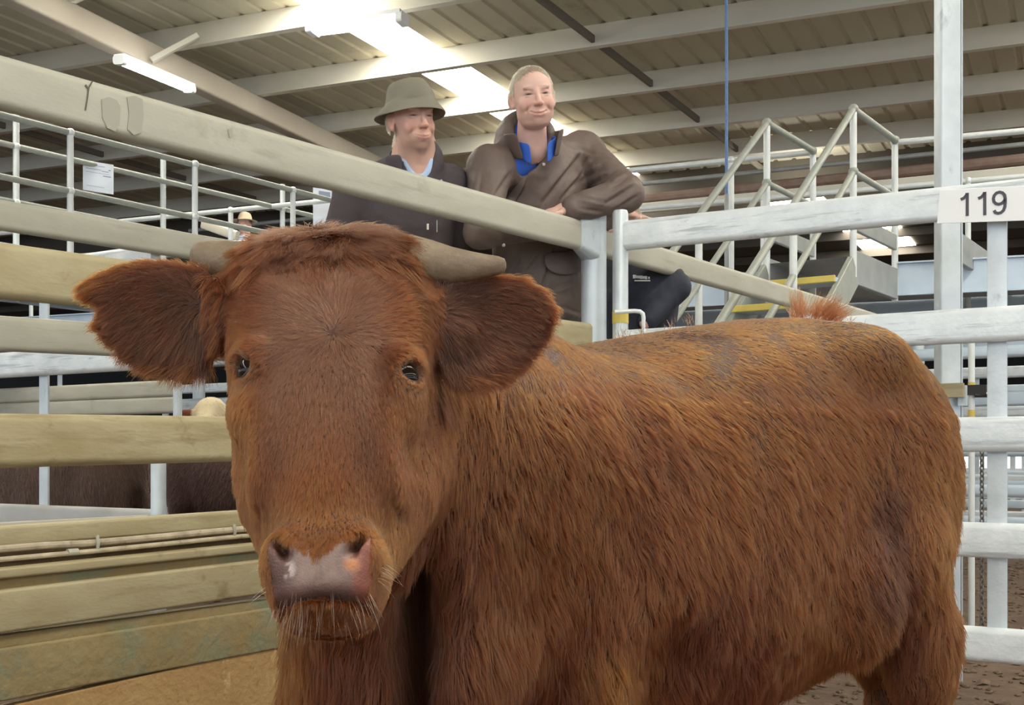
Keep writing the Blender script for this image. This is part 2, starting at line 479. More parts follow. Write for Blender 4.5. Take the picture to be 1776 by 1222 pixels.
# muddy conduits clipped under the fourth rail
def line_pts(px0, y0, px1, y1, off, n=14, wob=.002):
    d0, d1 = on_line(px0, off), on_line(px1, off)
    a, b = P(px0, y0, d0), P(px1, y1, d1)
    a = a + (a - b) * .5
    b = b + (b - a) * .5
    return [a.lerp(b, i / n) + Vector((0, 0, rng.uniform(-wob, wob))) for i in range(n + 1)]


MB().tube(line_pts(0, 953, 430, 917, -.03), .0085, 10).build('conduit', M['conduit'], fence)
MB().tube(line_pts(0, 971, 430, 929, -.035, wob=.0015), .0062, 10).build('conduit', M['conduit'], fence)
for px in (172, 408):
    d = on_line(px, -.03); p = P(px, 939 if px == 172 else 919, d)
    MB().tube([p + Vector((0.0, -.012, .016)), p + Vector((.004, -.015, 0)), p + Vector((0, -.010, -.016))], .0042, 8).build('clip', M['dusty'], fence)
d = on_line(125, -.035); p = P(125, 957, d)
MB().tube([p - DA * .012, p + DA * .014], .0085, 10).build('coupling', M['dusty'], fence)

# dried stains and a dark scratch on the top rail
def mark_px(name, pts, m, off=-.0237, th=.0006):
    vs = []
    for (x, y) in pts:
        vs.append(P(x, y, on_line(x, off)))
    nv = Vector((DA.y, -DA.x, 0)) * th
    n_ = len(vs); mb = MB().add([v + nv for v in vs] + vs, [tuple(range(n_)), tuple(range(2 * n_ - 1, n_ - 1, -1))] + [(i, (i + 1) % n_, n_ + (i + 1) % n_, n_ + i) for i in range(n_)])
    return mb.build(name, M[m], fence, smooth=False)


mark_px('stain', [(176, 172), (188, 168), (203, 174), (209, 186), (207, 214), (200, 228), (186, 222), (178, 205)], 'stain')
mark_px('stain', [(220, 168), (234, 166), (247, 172), (249, 200), (245, 230), (232, 234), (221, 224), (224, 196)], 'stain')
mark_px('stain', [(395, 224), (402, 222), (404, 236), (398, 239)], 'stain')
mark_px('scratch', [(159, 140), (161, 142), (155, 152), (153, 168), (149, 192), (147, 191), (151, 166), (152, 155), (147, 148), (149, 146), (153, 151)], 'scratch', off=-.0239)

# same fence line beyond the corner post
fence2 = thing('side_fence', 'beige cattle rail fence continuing behind the gate past the round corner post', 'fence', tuple(root + DA * .5))
q0 = Vector((cp.x, cp.y, 1.79)) + DA * .06
MB().sweep(rrect(.045, .115, .021, 5), (q0.x, q0.y, 1.782), tuple(Vector((q0.x, q0.y, 0)) + DA * 4.5 + Vector((0, 0, 1.80)))).build('rail', M['dusty'], fence2)
for z in (1.33, .95, .60, .25):
    MB().sweep(rrect(.045, .115, .021, 5), (q0.x, q0.y, z), tuple(Vector((q0.x, q0.y, z)) + DA * 4.5)).build('rail', M['dusty'], fence2)
for s_ in (2.3, 4.5):
    q = cp + DA * s_
    MB().tube([q, q + Vector((0, 0, 1.72))], .05, 20).build('post', M['galv_post'], fence2)

# ---------------------------------------------------------------- gates (line B)
def gate(name, label, hinge, L, rails, stiles, group=None, rail_mat='galv', endpipes=(True, False), ang=0.0, ztop=1.87, rh=.117, d=None, foot=0.0):
    """hinge: foot of the pipe post; the gate runs along B from it. rails: (z_mid_start, z_mid_end)"""
    t = thing(name, label, 'gate', hinge, group)
    dv = (d or DB)
    dv = Matrix.Rotation(ang, 3, 'Z') @ dv
    h = Vector(hinge)
    for (z0, z1) in rails:
        MB().sweep(rrect(.045, rh, .021, 5), h + dv * .02 + Vector((0, 0, z0)), h + dv * L + Vector((0, 0, z1))).build('rail', M[rail_mat], t)
    nb = Vector((-dv.y, dv.x, 0))
    if nb.y < 0: nb = -nb
    for s_ in stiles:
        q = h + dv * s_ + nb * .028
        MB().sweep(rrect(.012, .062, .003, 2), q + Vector((0, 0, rails[-1][0] - .02)), q + Vector((0, 0, rails[0][0] + .03)), up=dv).build('stile', M['galv_post'], t)
    for e, on in zip((0, L), endpipes):
        if on:
            q = h + dv * e
            MB().tube([q + Vector((0, 0, foot)), q + Vector((0, 0, ztop - .01)), q + Vector((0, 0, ztop))], [.031, .031, .027], 20).build('end_pipe', M['galv_post'], t)
    return t


RB = [(1.769, 1.725), (1.338, 1.333), (.972, .970), (.62, .618), (.27, .275)]
h0 = P(1076, 790, 4.34); h0.z = 0
g119 = gate('pen_gate', 'bright galvanised pen gate carrying the white number plate 119', tuple(h0), 3.3, RB, [1.372, 2.7], foot=.10)
g119_stile_fix = None
# number plate
k0 = (1630 - 888) / F; y0 = 7.668 / (k0 + 1.667)
def onB(px): return 7.668 / ((px - 888) / F + 1.667)
pl0, pl1 = P(1630, 361, onB(1630)), P(1850, 352, onB(1850))
nB = Vector((-DB.y, DB.x, 0)); nB = -nB if nB.y > 0 else nB
plate = MB().sweep(rrect(.003, .113, .001, 1), pl0 + nB * .026, pl1 + nB * .026).build('number_plate', M['white'], g119)
def ribbon(mb, pts, w, fx):
    """flat stroke of width w through 2-D points, mapped to the plate by fx, 1 mm thick"""
    n = len(pts); L, R_ = [], []
    for i, p in enumerate(pts):
        q0 = Vector(pts[max(i - 1, 0)]); q1 = Vector(pts[min(i + 1, n - 1)]); t = (q1 - q0).normalized(); nn = Vector((-t.y, t.x))
        L.append(Vector(p) + nn * w / 2); R_.append(Vector(p) - nn * w / 2)
    vs = [fx(v.x, v.y, 0.0) for v in L] + [fx(v.x, v.y, 0.0) for v in R_] + [fx(v.x, v.y, .0012) for v in L] + [fx(v.x, v.y, .0012) for v in R_]
    f = []
    for i in range(n - 1):
        f += [(i, i + 1, n + i + 1, n + i), (2 * n + i, 3 * n + i, 3 * n + i + 1, 2 * n + i + 1), (i, 2 * n + i, 2 * n + i + 1, i + 1), (n + i, n + i + 1, 3 * n + i + 1, 3 * n + i)]
    mb.add(vs, f)


nine = [(.10, .20), (.14, .10), (.24, .055), (.36, .07), (.46, .16), (.51, .30), (.525, .48), (.525, .66), (.50, .80), (.42, .90), (.31, .945), (.19, .92), (.10, .83), (.065, .70), (.09, .56), (.17, .47), (.28, .435), (.39, .46), (.48, .54), (.52, .62)]
one = [(.30, .0), (.30, .985)]; flag = [(.04, .735), (.17, .785), (.27, .90), (.29, .98)]
for px_d, strokes in ((1667, (one, flag)), (1697, (one, flag)), (1722, (nine,))):
    o0 = P(px_d, 0, onB(px_d)); base_px = 378.5 - (px_d - 1667) * .045
    org = P(px_d, base_px, onB(px_d)) + nB * .0282
    fx = lambda x, y, z: org + DB * (x * .078) + Vector((0, 0, y * .078)) + nB * z
    mb = MB()
    for st in strokes: ribbon(mb, st, .125, fx)
    mb.build('digit', M['ink'], plate, smooth=False)

# left back gate seen between the side fence rails
hg = Vector((-1.465, 4.54, 0))
gL = gate('pen_gate', 'galvanised pen gate behind the beige fence at far left', tuple(hg), 3.2, [(1.72, 1.73), (1.318, 1.32), (.97, .97), (.62, .62), (.27, .27)], [.78, 2.3], d=-DB, ztop=1.03)
for ch in gL.children:
    if ch.name.startswith('rail') and abs(ch.data.vertices[0].co.z) < .75:
        ch.data.materials[0] = M['galv_shaded']  # shade on the lower rails put into their colour
# fence of the pen behind, parallel to the side fence
f3 = thing('pen_fence', 'grey green rail fence behind the left foreground fence, seen through its gaps', 'fence', (-1.465, 4.6, 0))
def on_line2(px, off=0.0): return on_line(px, 1.48)
rail_px(0, 345, 401, 378, 414, 456, line=on_line2, ext0=2.0, ext1=0.2).build('rail', M['dusty'], f3)
rail_px(0, 548, 608, 236, 563, 620, line=on_line2, ext0=2.0, ext1=1.4).build('rail', M['dusty'], f3)
for z in (.97, .60, .26):
    p = Vector((-1.87, 4, z))
    MB().sweep(rrect(.045, .115, .021, 5), p - DA * 2.0, p + DA * .62).build('rail', M['dusty'], f3)
q = Vector((-1.465, 4.55, 0)) - DA * 2.6; MB().tube([q, q + Vector((0, 0, 1.86))], .05, 20).build('post', M['galv_post'], f3)
# more pens beyond
def fence_run(label, p, d, L, zs, posts, m='dusty', pr=.045, group='pens beyond', pm='galv_post', h=.11):
    p = Vector(p); t = thing('pen_fence', label, 'fence', tuple(p))
    for z in zs:
        MB().sweep(rrect(.045, h, .021, 4), p + Vector((0, 0, z)), p + d * L + Vector((0, 0, z))).build('rail', M[m], t)
    for s_ in posts:
        q = p + d * s_
        MB().tube([q, q + Vector((0, 0, 1.82))], pr, 16).build('post', M[pm], t)
    return t


q = P(308, 790, 7.2); q.z = 0
fence_run('beige rail fence ending at a grey post, left background beside the pale cow face', q - DA * 0, -DB * 1.0, 4.4, [1.345, 1.235, .70, .3], [0, 2.2, 4.4], 'dusty', .029)
q = P(345, 790, 9.9); q.z = 0
fence_run('short beige rail fence right of the grey post above the pale cow face', q, DB, 3.0, [1.75, 1.36, 1.0, .62, .27], [0, 3.0], 'dusty', .055)
for i, (px, d, lab) in enumerate(((-60, 11.5, 'far left'), (420, 10.5, 'centre left'), (150, 15, 'farthest left'))):
    q = P(px, 790, d); q.z = 0
    gate('pen_gate', 'distant pale pen gate, %s, seen under the grey green rails' % lab, tuple(q), 4.4, [(1.75, 1.75), (1.35, 1.35), (1.0, 1.0), (.65, .65), (.28, .28)], [1.5, 3.0], rail_mat='galv', endpipes=(True, True), d=DB, group='far pen gates')

# pens behind gate 119
q = P(1500, 790, 6.6); q.z = 0
gate('pen_gate', 'pale pen gate directly behind gate 119 with latch and chain', tuple(q), 3.6, [(1.62, 1.62), (1.49, 1.49), (.93, .93), (.70, .70), (.52, .52)], [.2], endpipes=(False, True), rail_mat='bluegalv', rh=.07)
for i, (px, d, lab) in enumerate(((1380, 9.5, 'second'), (1300, 12.5, 'third'), (1250, 16.0, 'fourth'), (1150, 20., 'fifth'))):
    q = P(px, 790, d); q.z = 0
    gate('pen_gate', '%s pale pen gate behind gate 119 counting away from it' % lab, tuple(q), 6.0, [(1.75, 1.75), (1.35, 1.35), (1.0, 1.0), (.65, .65), (.28, .28)], [.9, 2.4, 3.9, 5.4], endpipes=(True, True), rail_mat=('galv' if i % 2 else 'bluegalv'), group='far pen gates')
# latch post with yellow tape, latch and chain
lp = P(1685, 790, 5.6); lp.z = 0
t = thing('latch_post', 'slim upright pipe with yellow tape and black latch behind gate 119', 'post', tuple(lp))
MB().tube([lp, lp + Vector((0, 0, 1.62))], .016, 16).build('pipe', M['pipe'], t)
MB().tube([lp + Vector((0, 0, 1.245)), lp + Vector((0, 0, 1.275))], .0175, 16).build('yellow_tape', M['yellow'], t)
MB().tube([lp + Vector((0, 0, 1.10)), lp + Vector((0, 0, 1.135))], .0175, 16).build('yellow_tape', M['yellow'], t)
lt = MB().box(lp + Vector((.015, -.02, 1.235)), (.10, .05, .05), -.5); lt.tube([lp + Vector((.0, -.04, 1.205)), lp + Vector((.13, -.06, 1.205))], .010, 10)
lt.build('latch', M['black'], t)
MB().tube([lp + Vector((.03, -.05, 1.215)), lp + Vector((.11, -.06, 1.218))], .006, 8).build('bolt', M['galv'], t)


def chain(label, p, n, link=.03, r=.0035):
    mb = MB(); p = Vector(p)
    for i in range(n):
        c = p - Vector((0, 0, i * link * .74)); a = (i % 2) * math.pi / 2 + .3
        pts = []
        for k in range(13):
            an = 2 * math.pi * k / 12
            u = math.cos(an) * link * .28; w = math.sin(an) * link * .5
            pts.append(c + Vector((u * math.cos(a), u * math.sin(a), w)))
        mb.tube(pts, r, 6, cap=False)
    return tag(mb.build('hanging_chain', M['chain']), label, 'chain')


chain('thin steel chain hanging behind the rails of gate 119', P(1703, 775, 4.15), 40, .027, .0028)

# bent pipe handle and yellow tape on the gate's end pipe
MB().tube([P(1066, 541, 4.27), P(1100, 539, 4.27), P(1110, 540, 4.27), P(1115, 544, 4.27), P(1116, 550, 4.27), P(1116, 578, 4.27), P(1100, 585, 4.30)], .0085, 12).build('bent_handle', M['pipe'], g119)
MB().tube([P(1076, 540, 4.34), P(1076, 561, 4.34)], .0325, 20).build('yellow_tape', M['yellow'], g119)

# ---------------------------------------------------------------- raised catwalks
ZH, ZM, ZF = 3.33, 2.89, 2.30     # handrail, knee rail, deck
RPIPE = .024


def handrail(mb, a, b, z): mb.tube([Vector((a[0], a[1], z)), Vector((b[0], b[1], z))], RPIPE, 12)


def catwalk(name, label, lines, posts, deck=None, fascia=(), mid=True, m='pipe_dull', zt=ZH, ztop=None):
    t = thing(name, label, 'walkway', (lines[0][0][0], lines[0][0][1], 0))
    for (a, b) in lines:
        mb = MB(); handrail(mb, a, b, zt); mb.build('handrail', M[m], t)
        if mid:
            mb = MB(); handrail(mb, a, b, ZM); mb.build('knee_rail', M[m], t)
    for (x, y, z1) in posts:
        mb = MB(); mb.tube([(x, y, ZF - .2), (x, y, z1)], RPIPE * 1.02, 14)
        mb.ball((x, y, zt), RPIPE * 1.45, 12)
        if mid: mb.ball((x, y, ZM), RPIPE * 1.45, 12)
        mb.build('rail_post', M['pipe'], t)
    if deck: deck.build('deck', M['greygalv'], t)
    for (a, b, z0, z1, mm) in fascia:
        mb = MB().sweep([(-.02, z0), (.02, z0), (.02, z0 + .012), (-.012, z0 + .012), (-.012, z1 - .012), (.02, z1 - .012), (.02, z1), (-.02, z1)], (a[0], a[1], 0), (b[0], b[1], 0))
        mb.build('edge_beam', M[mm], t)
    return t


def zpt(px, py, z):          # plan point where pixel meets height z
    d = (z - CAMZ) * F / (HY - py); p = P(px, py, d); return (p.x, p.y)


# left catwalk: near side X, far side Y
X0, X1 = zpt(122, 230, ZH), zpt(508, 330, ZH)
Y0, Y1 = zpt(28, 254, ZH), zpt(490, 362, ZH)
def ext(a, b, s0, s1):
    a, b = Vector((*a, 0)), Vector((*b, 0)); d = (b - a).normalized()
    return tuple((a - d * s0).xy), tuple((b + d * s1).xy)


Xl, Yl = ext(X0, X1, 6, .9), ext(Y0, Y1, 5.4, .9)
dk = MB().add([(Xl[0][0], Xl[0][1], ZF), (Xl[1][0], Xl[1][1], ZF), (Yl[1][0], Yl[1][1], ZF), (Yl[0][0], Yl[0][1], ZF)], [(0, 1, 2, 3)])
X2 = zpt(338, 285, ZH)
Y2 = zpt(283, 315, ZH)
catwalk('raised_catwalk', 'raised catwalk with pale handrails along the left, above the pens', [Xl, Yl],
        [(X0[0], X0[1], ZH), (X2[0], X2[1], ZH), (X1[0], X1[1], ZH), (Y0[0], Y0[1], 3.58), (Y2[0], Y2[1], 3.57), (Y1[0], Y1[1], 3.57)], dk,
        [(Xl[0], Xl[1], 2.12, 2.42, 'bluegalv'), (Yl[0], Yl[1], 2.1, 2.42, 'bluegalv')])

# long cross catwalk behind, running along the purlins
C0, C1 = zpt(216, 383, ZH), zpt(1410, 264, ZH)
Cl = ext(C0, C1, 8, 0.0)
D0 = zpt(1552, 247, ZH); D1 = zpt(1776, 227, ZH)
Dl = ext(D0, D1, 0, 5)
posts = [(C1[0], C1[1], ZH), (D0[0], D0[1], ZH)]
for px in (400, 1268):
    t_ = (px - 216) / (1410 - 216)
    q = zpt(px, 383 + (264 - 383) * t_, ZH); posts.append((q[0], q[1], ZH))
nrm = Vector((-DP.y, DP.x, 0)); nrm = nrm if nrm.y > 0 else -nrm
Bl = tuple((Vector((*Cl[0], 0)) + nrm * 1.3).xy), tuple((Vector((*Dl[1], 0)) + nrm * 1.3).xy)
dk = MB().add([(Cl[0][0], Cl[0][1], ZF), (Dl[1][0], Dl[1][1], ZF), (Bl[1][0], Bl[1][1], ZF), (Bl[0][0], Bl[0][1], ZF)], [(0, 1, 2, 3)])
catwalk('raised_catwalk', 'long raised catwalk crossing the shed behind the two men', [Cl, Dl, (Bl[0], Bl[1])], posts + [((Bl[0][0] + (Bl[1][0] - Bl[0][0]) * k / 12), (Bl[0][1] + (Bl[1][1] - Bl[0][1]) * k / 12), ZH) for k in range(13)], dk,
        [(Cl[0], C1, 2.14, 2.40, 'bluegalv'), (D0, Dl[1], 2.14, 2.40, 'bluegalv'), (Bl[0], Bl[1], 2.14, 2.40, 'bluegalv')], m='pipe', mid=False)

# stair with its landing
S1, S2 = Vector((1.861, 8.0, 0)), Vector((2.393, 7.68, 0))
E1, E2 = Vector((2.398, 8.73, 0)), Vector((2.946, 8.43, 0))
t = thing('steel_stair', 'steel stair with peaked pipe handrails and yellow step edges', 'stairs', (S1.x, S1.y, 0))
dn = Vector((-.593, -.805, 0)); run = 2.88; sl = .8
for (S, Eend) in ((S1, E1), (S2, E2)):
    top = S + Vector((0, 0, ZH)); bot = S + dn * run + Vector((0, 0, ZH - sl * run))
    mb = MB(); mb.tube([bot, top, Eend + Vector((0, 0, ZH))], RPIPE * 1.05, 12); mb.ball(top, RPIPE * 1.5); mb.ball(Eend + Vector((0, 0, ZH)), RPIPE * 1.4)
    mb.build('handrail', M['pipe_dull'], t)
    top2 = top - Vector((0, 0, .44)); bot2 = bot - Vector((0, 0, .44))
    mb = MB(); mb.tube([bot2, top2, Eend + Vector((0, 0, ZH - .44))], RPIPE * .95, 12); mb.ball(top2, RPIPE * 1.5)
    mb.build('knee_rail', M['pipe_dull'], t)
    for s_ in (0, 1.09, 2.2):
        q = S + dn * s_
        MB().tube([q + Vector((0, 0, ZF - sl * s_ - .15)), q + Vector((0, 0, ZH - sl * s_))], RPIPE, 14).build('rail_post', M['pipe'], t)
    MB().sweep(rrect(.04, .22, .005, 1), S + Vector((0, 0, ZF - .10)), S + dn * run + Vector((0, 0, ZF - .10 - sl * run))).build('stringer', M['pipe_dull'], t)
    MB().sweep(rrect(.04, .24, .005, 1), S + Vector((0, 0, ZF - .08)), Eend + Vector((0, 0, ZF - .08))).build('landing_beam', M['greygalv'], t)
    MB().sweep(rrect(.03, .12, .005, 1), S + Vector((0, 0, ZF + .24)), Eend + Vector((0, 0, ZF + .24))).build('toe_board', M['greygalv'], t)
MB().add([S1 + Vector((0, 0, ZF)), S2 + Vector((0, 0, ZF)), E2 + Vector((0, 0, ZF)), E1 + Vector((0, 0, ZF))], [(0, 1, 2, 3)]).build('landing', M['greygalv'], t)
nst = 12
for i in range(1, nst):
    s_ = run * i / nst; z = ZF - sl * s_
    a, b = S1 + dn * (s_ - .12) + Vector((0, 0, z)), S2 + dn * (s_ - .12) + Vector((0, 0, z))
    w = dn * .24
    st = MB().add([a, b, b + w, a + w, a - Vector((0, 0, .03)), b - Vector((0, 0, .03)), b + w - Vector((0, 0, .03)), a + w - Vector((0, 0, .03))],
             [(0, 1, 2, 3), (7, 6, 5, 4), (0, 4, 5, 1), (1, 5, 6, 2), (2, 6, 7, 3), (3, 7, 4, 0)]).build('step', M['bluegalv'], t)
    MB().sweep(rrect(.03, .045, .004, 1), a + w + Vector((0, 0, -.012)), b + w + Vector((0, 0, -.012))).build('step_edge', M['yellow'], st)
for (x, y) in ((S1.x, S1.y), (S2.x, S2.y), (E2.x, E2.y), (E1.x, E1.y)):
    MB().sweep(rrect(.09, .09, .01, 2), (x, y, 0), (x, y, ZF - .1)).build('leg', M['galv_post'], t)

# second landing beams right of the stair (grey channels by the column)
def beam_px(label, p0, p1, z, h, m='greygalv', th=.04, name='catwalk_beam'):
    a, b = zpt(p0[0], p0[1], z), zpt(p1[0], p1[1], z)
    return tag(MB().sweep(rrect(th, h, .004, 1), (a[0], a[1], z), (b[0], b[1], z)).build(name, M[m], smooth=False), label, 'beam')


beam_px('sloping grey channel beam behind the column, under the far handrails', (1655, 425), (1790, 512), 2.42, .22)

# notices on the handrails
def notice(label, tl, tr, bl, d0, d1, marks, pm):
    a, b, c = P(*tl, d0), P(*tr, d1), P(*bl, d0)
    h = a.z - c.z; v = Vector((0, 0, -h)); nrm_ = Vector((0, -.003, 0))
    vs = [a, b, b + v, a + v]; vs2 = [q - Vector((0, .003, 0)) for q in vs]
    t = MB().add(vs2 + vs, [(0, 1, 2, 3), (7, 6, 5, 4), (0, 4, 5, 1), (1, 5, 6, 2), (2, 6, 7, 3), (3, 7, 4, 0)]).build('paper_notice', M[pm])
    tag(t, label, 'notice')
    for (u0, v0, u1, v1) in marks:
        e = Vector((0, -.0045, 0))
        q = lambda u, w: a + (b - a) * u + v * w + e
        MB().add([q(u0, v0), q(u1, v0), q(u1, v1), q(u0, v1)], [(0, 1, 2, 3)]).build('printed_line', M['print'], t)
    return t


M['paper_cream'] = mat('cream_padding', (0.72, 0.66, 0.55), 0.7)
M['print'] = mat('faded_print', (0.30, 0.33, 0.45), 0.6)
dn_ = (ZH - CAMZ) * F / (HY - 287) - .08
notice('white printed notice in a clear sleeve hanging on the left catwalk rail', (144, 277), (197, 286), (146, 329), dn_, dn_ + .12,
       [(.08, .14, .18, .16), (.30, .12, .72, .135), (.10, .24, .60, .26), (.62, .27, .84, .29), (.84, .20, .91, .23), (.10, .36, .88, .37), (.66, .42, .92, .45), (.12, .82, .7, .83)], 'paper')
dn2 = (ZH - CAMZ) * F / (HY - 374) - .3
notice('white notice with a small blue picture, left of the man in the hat', (543, 325), (578, 330), (543, 400), dn2, dn2 + .05, [(.28, .06, .85, .24)], 'paper')

# hanging blue rope
p0 = P(1260, 455, 8.6); zt = ZP + .03
t = thing('hanging_rope', 'blue rope hanging straight down from a purlin beside the stair', 'rope', (p0.x, p0.y, 0))
MB().tube([(p0.x, p0.y, 2.5), (p0.x, p0.y, 4.0), (p0.x - .004, p0.y, 5.45)], .012, 8).build('rope', M['blue_rope'], t)
MB().tube([(p0.x, p0.y, 5.42), (p0.x - .02, p0.y, 5.48), (p0.x + .015, p0.y, 5.53), (p0.x, p0.y, zt)], .010, 8).build('hook', M['chain'], t)
MB().tube([(p0.x, p0.y, 1.9), (p0.x, p0.y, 2.95)], .017, 10).build('grey_pipe', M['greygalv'], t)

# rusty water pipe and long service beam further back
for (lab, a, b, z, r, m) in (('long rusty pipe running across the shed behind the stair handrails', (1120, 345), (1776, 276), 4.55, .07, 'rust'),
                             ('thin pale pipe above the rusty one behind the stair handrails', (1120, 318), (1776, 250), 4.7, .03, 'greygalv')):
    q0, q1 = zpt(*a, z), zpt(*b, z); q0, q1 = ext(q0, q1, 8, 8)
    tag(MB().tube([(q0[0], q0[1], z), (q1[0], q1[1], z)], r, 10).build('service_pipe', M[m]), lab, 'pipe')
q0, q1 = zpt(1120, 366, 3.98), zpt(1776, 304, 3.98); q0, q1 = ext(q0, q1, 10, 8)
tag(MB().sweep(rrect(.06, .12, .01, 1), (q0[0], q0[1], 4.02), (q1[0], q1[1], 4.02)).build('trim_1', M['purlin'], smooth=False), kind='structure')

# ---------------------------------------------------------------- pale plank lying over the far rails
a_, b_ = P(352, 388, 11.6), P(412, 409, 11.2)
tag(MB().sweep(rrect(.05, .10, .02, 3), a_, b_).build('pale_plank', M['paper_cream']), 'pale cream padded bar beside the distant person in the tan hat', 'bar')
# ================================================================ implicit modelling
def axes(fine, coarse, segs):
    """rectilinear axis: segs = [(a, b, step), ...]"""
    out = [segs[0][0]]
    for a, b, st in segs:
        n = max(1, int(round((b - a) / st)))
        out += list(np.linspace(a, b, n + 1)[1:])
    return np.array(out, np.float32)


class Field:
    def __init__(s, xs, ys, zs):
        s.x, s.y, s.z = [np.asarray(q, np.float32) for q in (xs, ys, zs)]
        s.D = np.full((len(s.x), len(s.y), len(s.z)), 0.5, np.float32)

    def region(s, lo, hi):
        sl = []
        for a, l, h in ((s.x, lo[0], hi[0]), (s.y, lo[1], hi[1]), (s.z, lo[2], hi[2])):
            i0 = int(np.searchsorted(a, l)); i1 = int(np.searchsorted(a, h))
            if i1 <= i0: return None
            sl.append(slice(i0, i1))
        return tuple(sl)

    def pts(s, sl):
        return s.x[sl[0]][:, None, None], s.y[sl[1]][None, :, None], s.z[sl[2]][None, None, :]

    def op(s, prim, k=0.02, mode='u'):
        fn, lo, hi = prim
        m = k + 0.03
        sl = s.region([a - m for a in lo], [a + m for a in hi])
        if sl is None: return s
        b = fn(*s.pts(sl)).astype(np.float32)
        a = s.D[sl]
        if mode == 's':
            b = -b
            h = np.maximum(k - np.abs(a - b), 0) / k
            s.D[sl] = np.maximum(a, b) + h * h * k * .25
        else:
            h = np.maximum(k - np.abs(a - b), 0) / k
            s.D[sl] = np.minimum(a, b) - h * h * k * .25
        return s

    def u(s, prim, k=0.02): return s.op(prim, k)
    def cut(s, prim, k=0.01): return s.op(prim, k, 's')

    def mesh(s, smooth=1):
        D = s.D
        S = D < 0
        nx, ny, nz = D.shape
        c = S[:-1, :-1, :-1].astype(np.int8)
        cnt = np.zeros((nx - 1, ny - 1, nz - 1), np.int8)
        for dx in (0, 1):
            for dy in (0, 1):
                for dz in (0, 1):
                    cnt += S[dx:nx - 1 + dx, dy:ny - 1 + dy, dz:nz - 1 + dz]
        act = np.argwhere((cnt > 0) & (cnt < 8))
        idx = np.full((nx - 1, ny - 1, nz - 1), -1, np.int32)
        idx[act[:, 0], act[:, 1], act[:, 2]] = np.arange(len(act))
        corner = {}
        for dx in (0, 1):
            for dy in (0, 1):
                for dz in (0, 1):
                    corner[dx, dy, dz] = D[act[:, 0] + dx, act[:, 1] + dy, act[:, 2] + dz]
        acc = np.zeros((len(act), 3)); n = np.zeros(len(act))
        for ax in range(3):
            for o1 in (0, 1):
                for o2 in (0, 1):
                    p = [0, 0, 0]; oth = [q for q in range(3) if q != ax]
                    p[oth[0]] = o1; p[oth[1]] = o2
                    q = list(p); q[ax] = 1
                    a, b = corner[tuple(p)], corner[tuple(q)]
                    m = (a < 0) != (b < 0)
                    t = np.where(m, a / np.where(m, a - b, 1), 0)
                    e = np.array(p, float)[None] + 0 * acc
                    e[:, ax] = t
                    acc += e * m[:, None]; n += m
        fr = acc / n[:, None]
        V = np.empty((len(act), 3))
        for ax, g in enumerate((s.x, s.y, s.z)):
            i = act[:, ax]; V[:, ax] = g[i] + (g[i + 1] - g[i]) * fr[:, ax]
        Q = []
        # edges along x, y, z
        for ax in range(3):
            A = np.moveaxis(S, ax, 0); I = np.moveaxis(idx, ax, 0)
            m = A[:-1, 1:-1, 1:-1] != A[1:, 1:-1, 1:-1]
            e = np.argwhere(m)
            if len(e) == 0: continue
            i, j, k = e[:, 0], e[:, 1] + 1, e[:, 2] + 1
            q = np.stack([I[i, j - 1, k - 1], I[i, j, k - 1], I[i, j, k], I[i, j - 1, k]], 1)
            inside = A[i, j, k]
            flip = inside if ax != 1 else ~inside
            q[~flip] = q[~flip][:, ::-1]
            Q.append(q)
        Q = np.concatenate(Q)
        Q = Q[(Q >= 0).all(1)]
        for _ in range(smooth):
            acc = np.zeros_like(V); n = np.zeros(len(V))
            for a in range(4):
                b = (a + 1) % 4
                np.add.at(acc, Q[:, a], V[Q[:, b]]); np.add.at(n, Q[:, a], 1)
                np.add.at(acc, Q[:, b], V[Q[:, a]]); np.add.at(n, Q[:, b], 1)
            V = V * .5 + .5 * acc / np.maximum(n, 1)[:, None]
        return V, Q


def keep_largest(V, Q, n_keep=1):
    lab = np.arange(len(V))
    while True:
        m = lab[Q].min(1)
        new = lab.copy()
        for a in range(4): np.minimum.at(new, Q[:, a], m)
        new = new[new]
        if (new == lab).all(): break
        lab = new
    u, c = np.unique(lab, return_counts=True)
    ok = np.isin(lab, u[np.argsort(-c)[:n_keep]])
    remap = np.cumsum(ok) - 1
    return V[ok], remap[Q[ok[Q[:, 0]]]]


def mesh_obj(name, V, Q, material, parent=None, off=None):
    if off is None and parent is not None: off = parent_loc(parent)
    if off is not None: V = V - np.array(off)[None]
    me = bpy.data.meshes.new(name)
    me.vertices.add(len(V)); me.vertices.foreach_set('co', V.astype(np.float32).ravel())
    me.loops.add(Q.size); me.loops.foreach_set('vertex_index', Q.astype(np.int32).ravel())
    me.polygons.add(len(Q)); me.polygons.foreach_set('loop_start', np.arange(0, Q.size, Q.shape[1], dtype=np.int32))
    me.update(calc_edges=True); me.validate()
    if material: me.materials.append(material)
    me.shade_smooth()
    o = bpy.data.objects.new(name, me); COL.objects.link(o)
    if parent is not None: o.parent = parent
    return o


def vcol(o, name, C):
    at = o.data.attributes.new(name, 'FLOAT_COLOR', 'POINT')
    C4 = np.ones((len(C), 4), np.float32); C4[:, :C.shape[1]] = C
    at.data.foreach_set('color', C4.ravel())


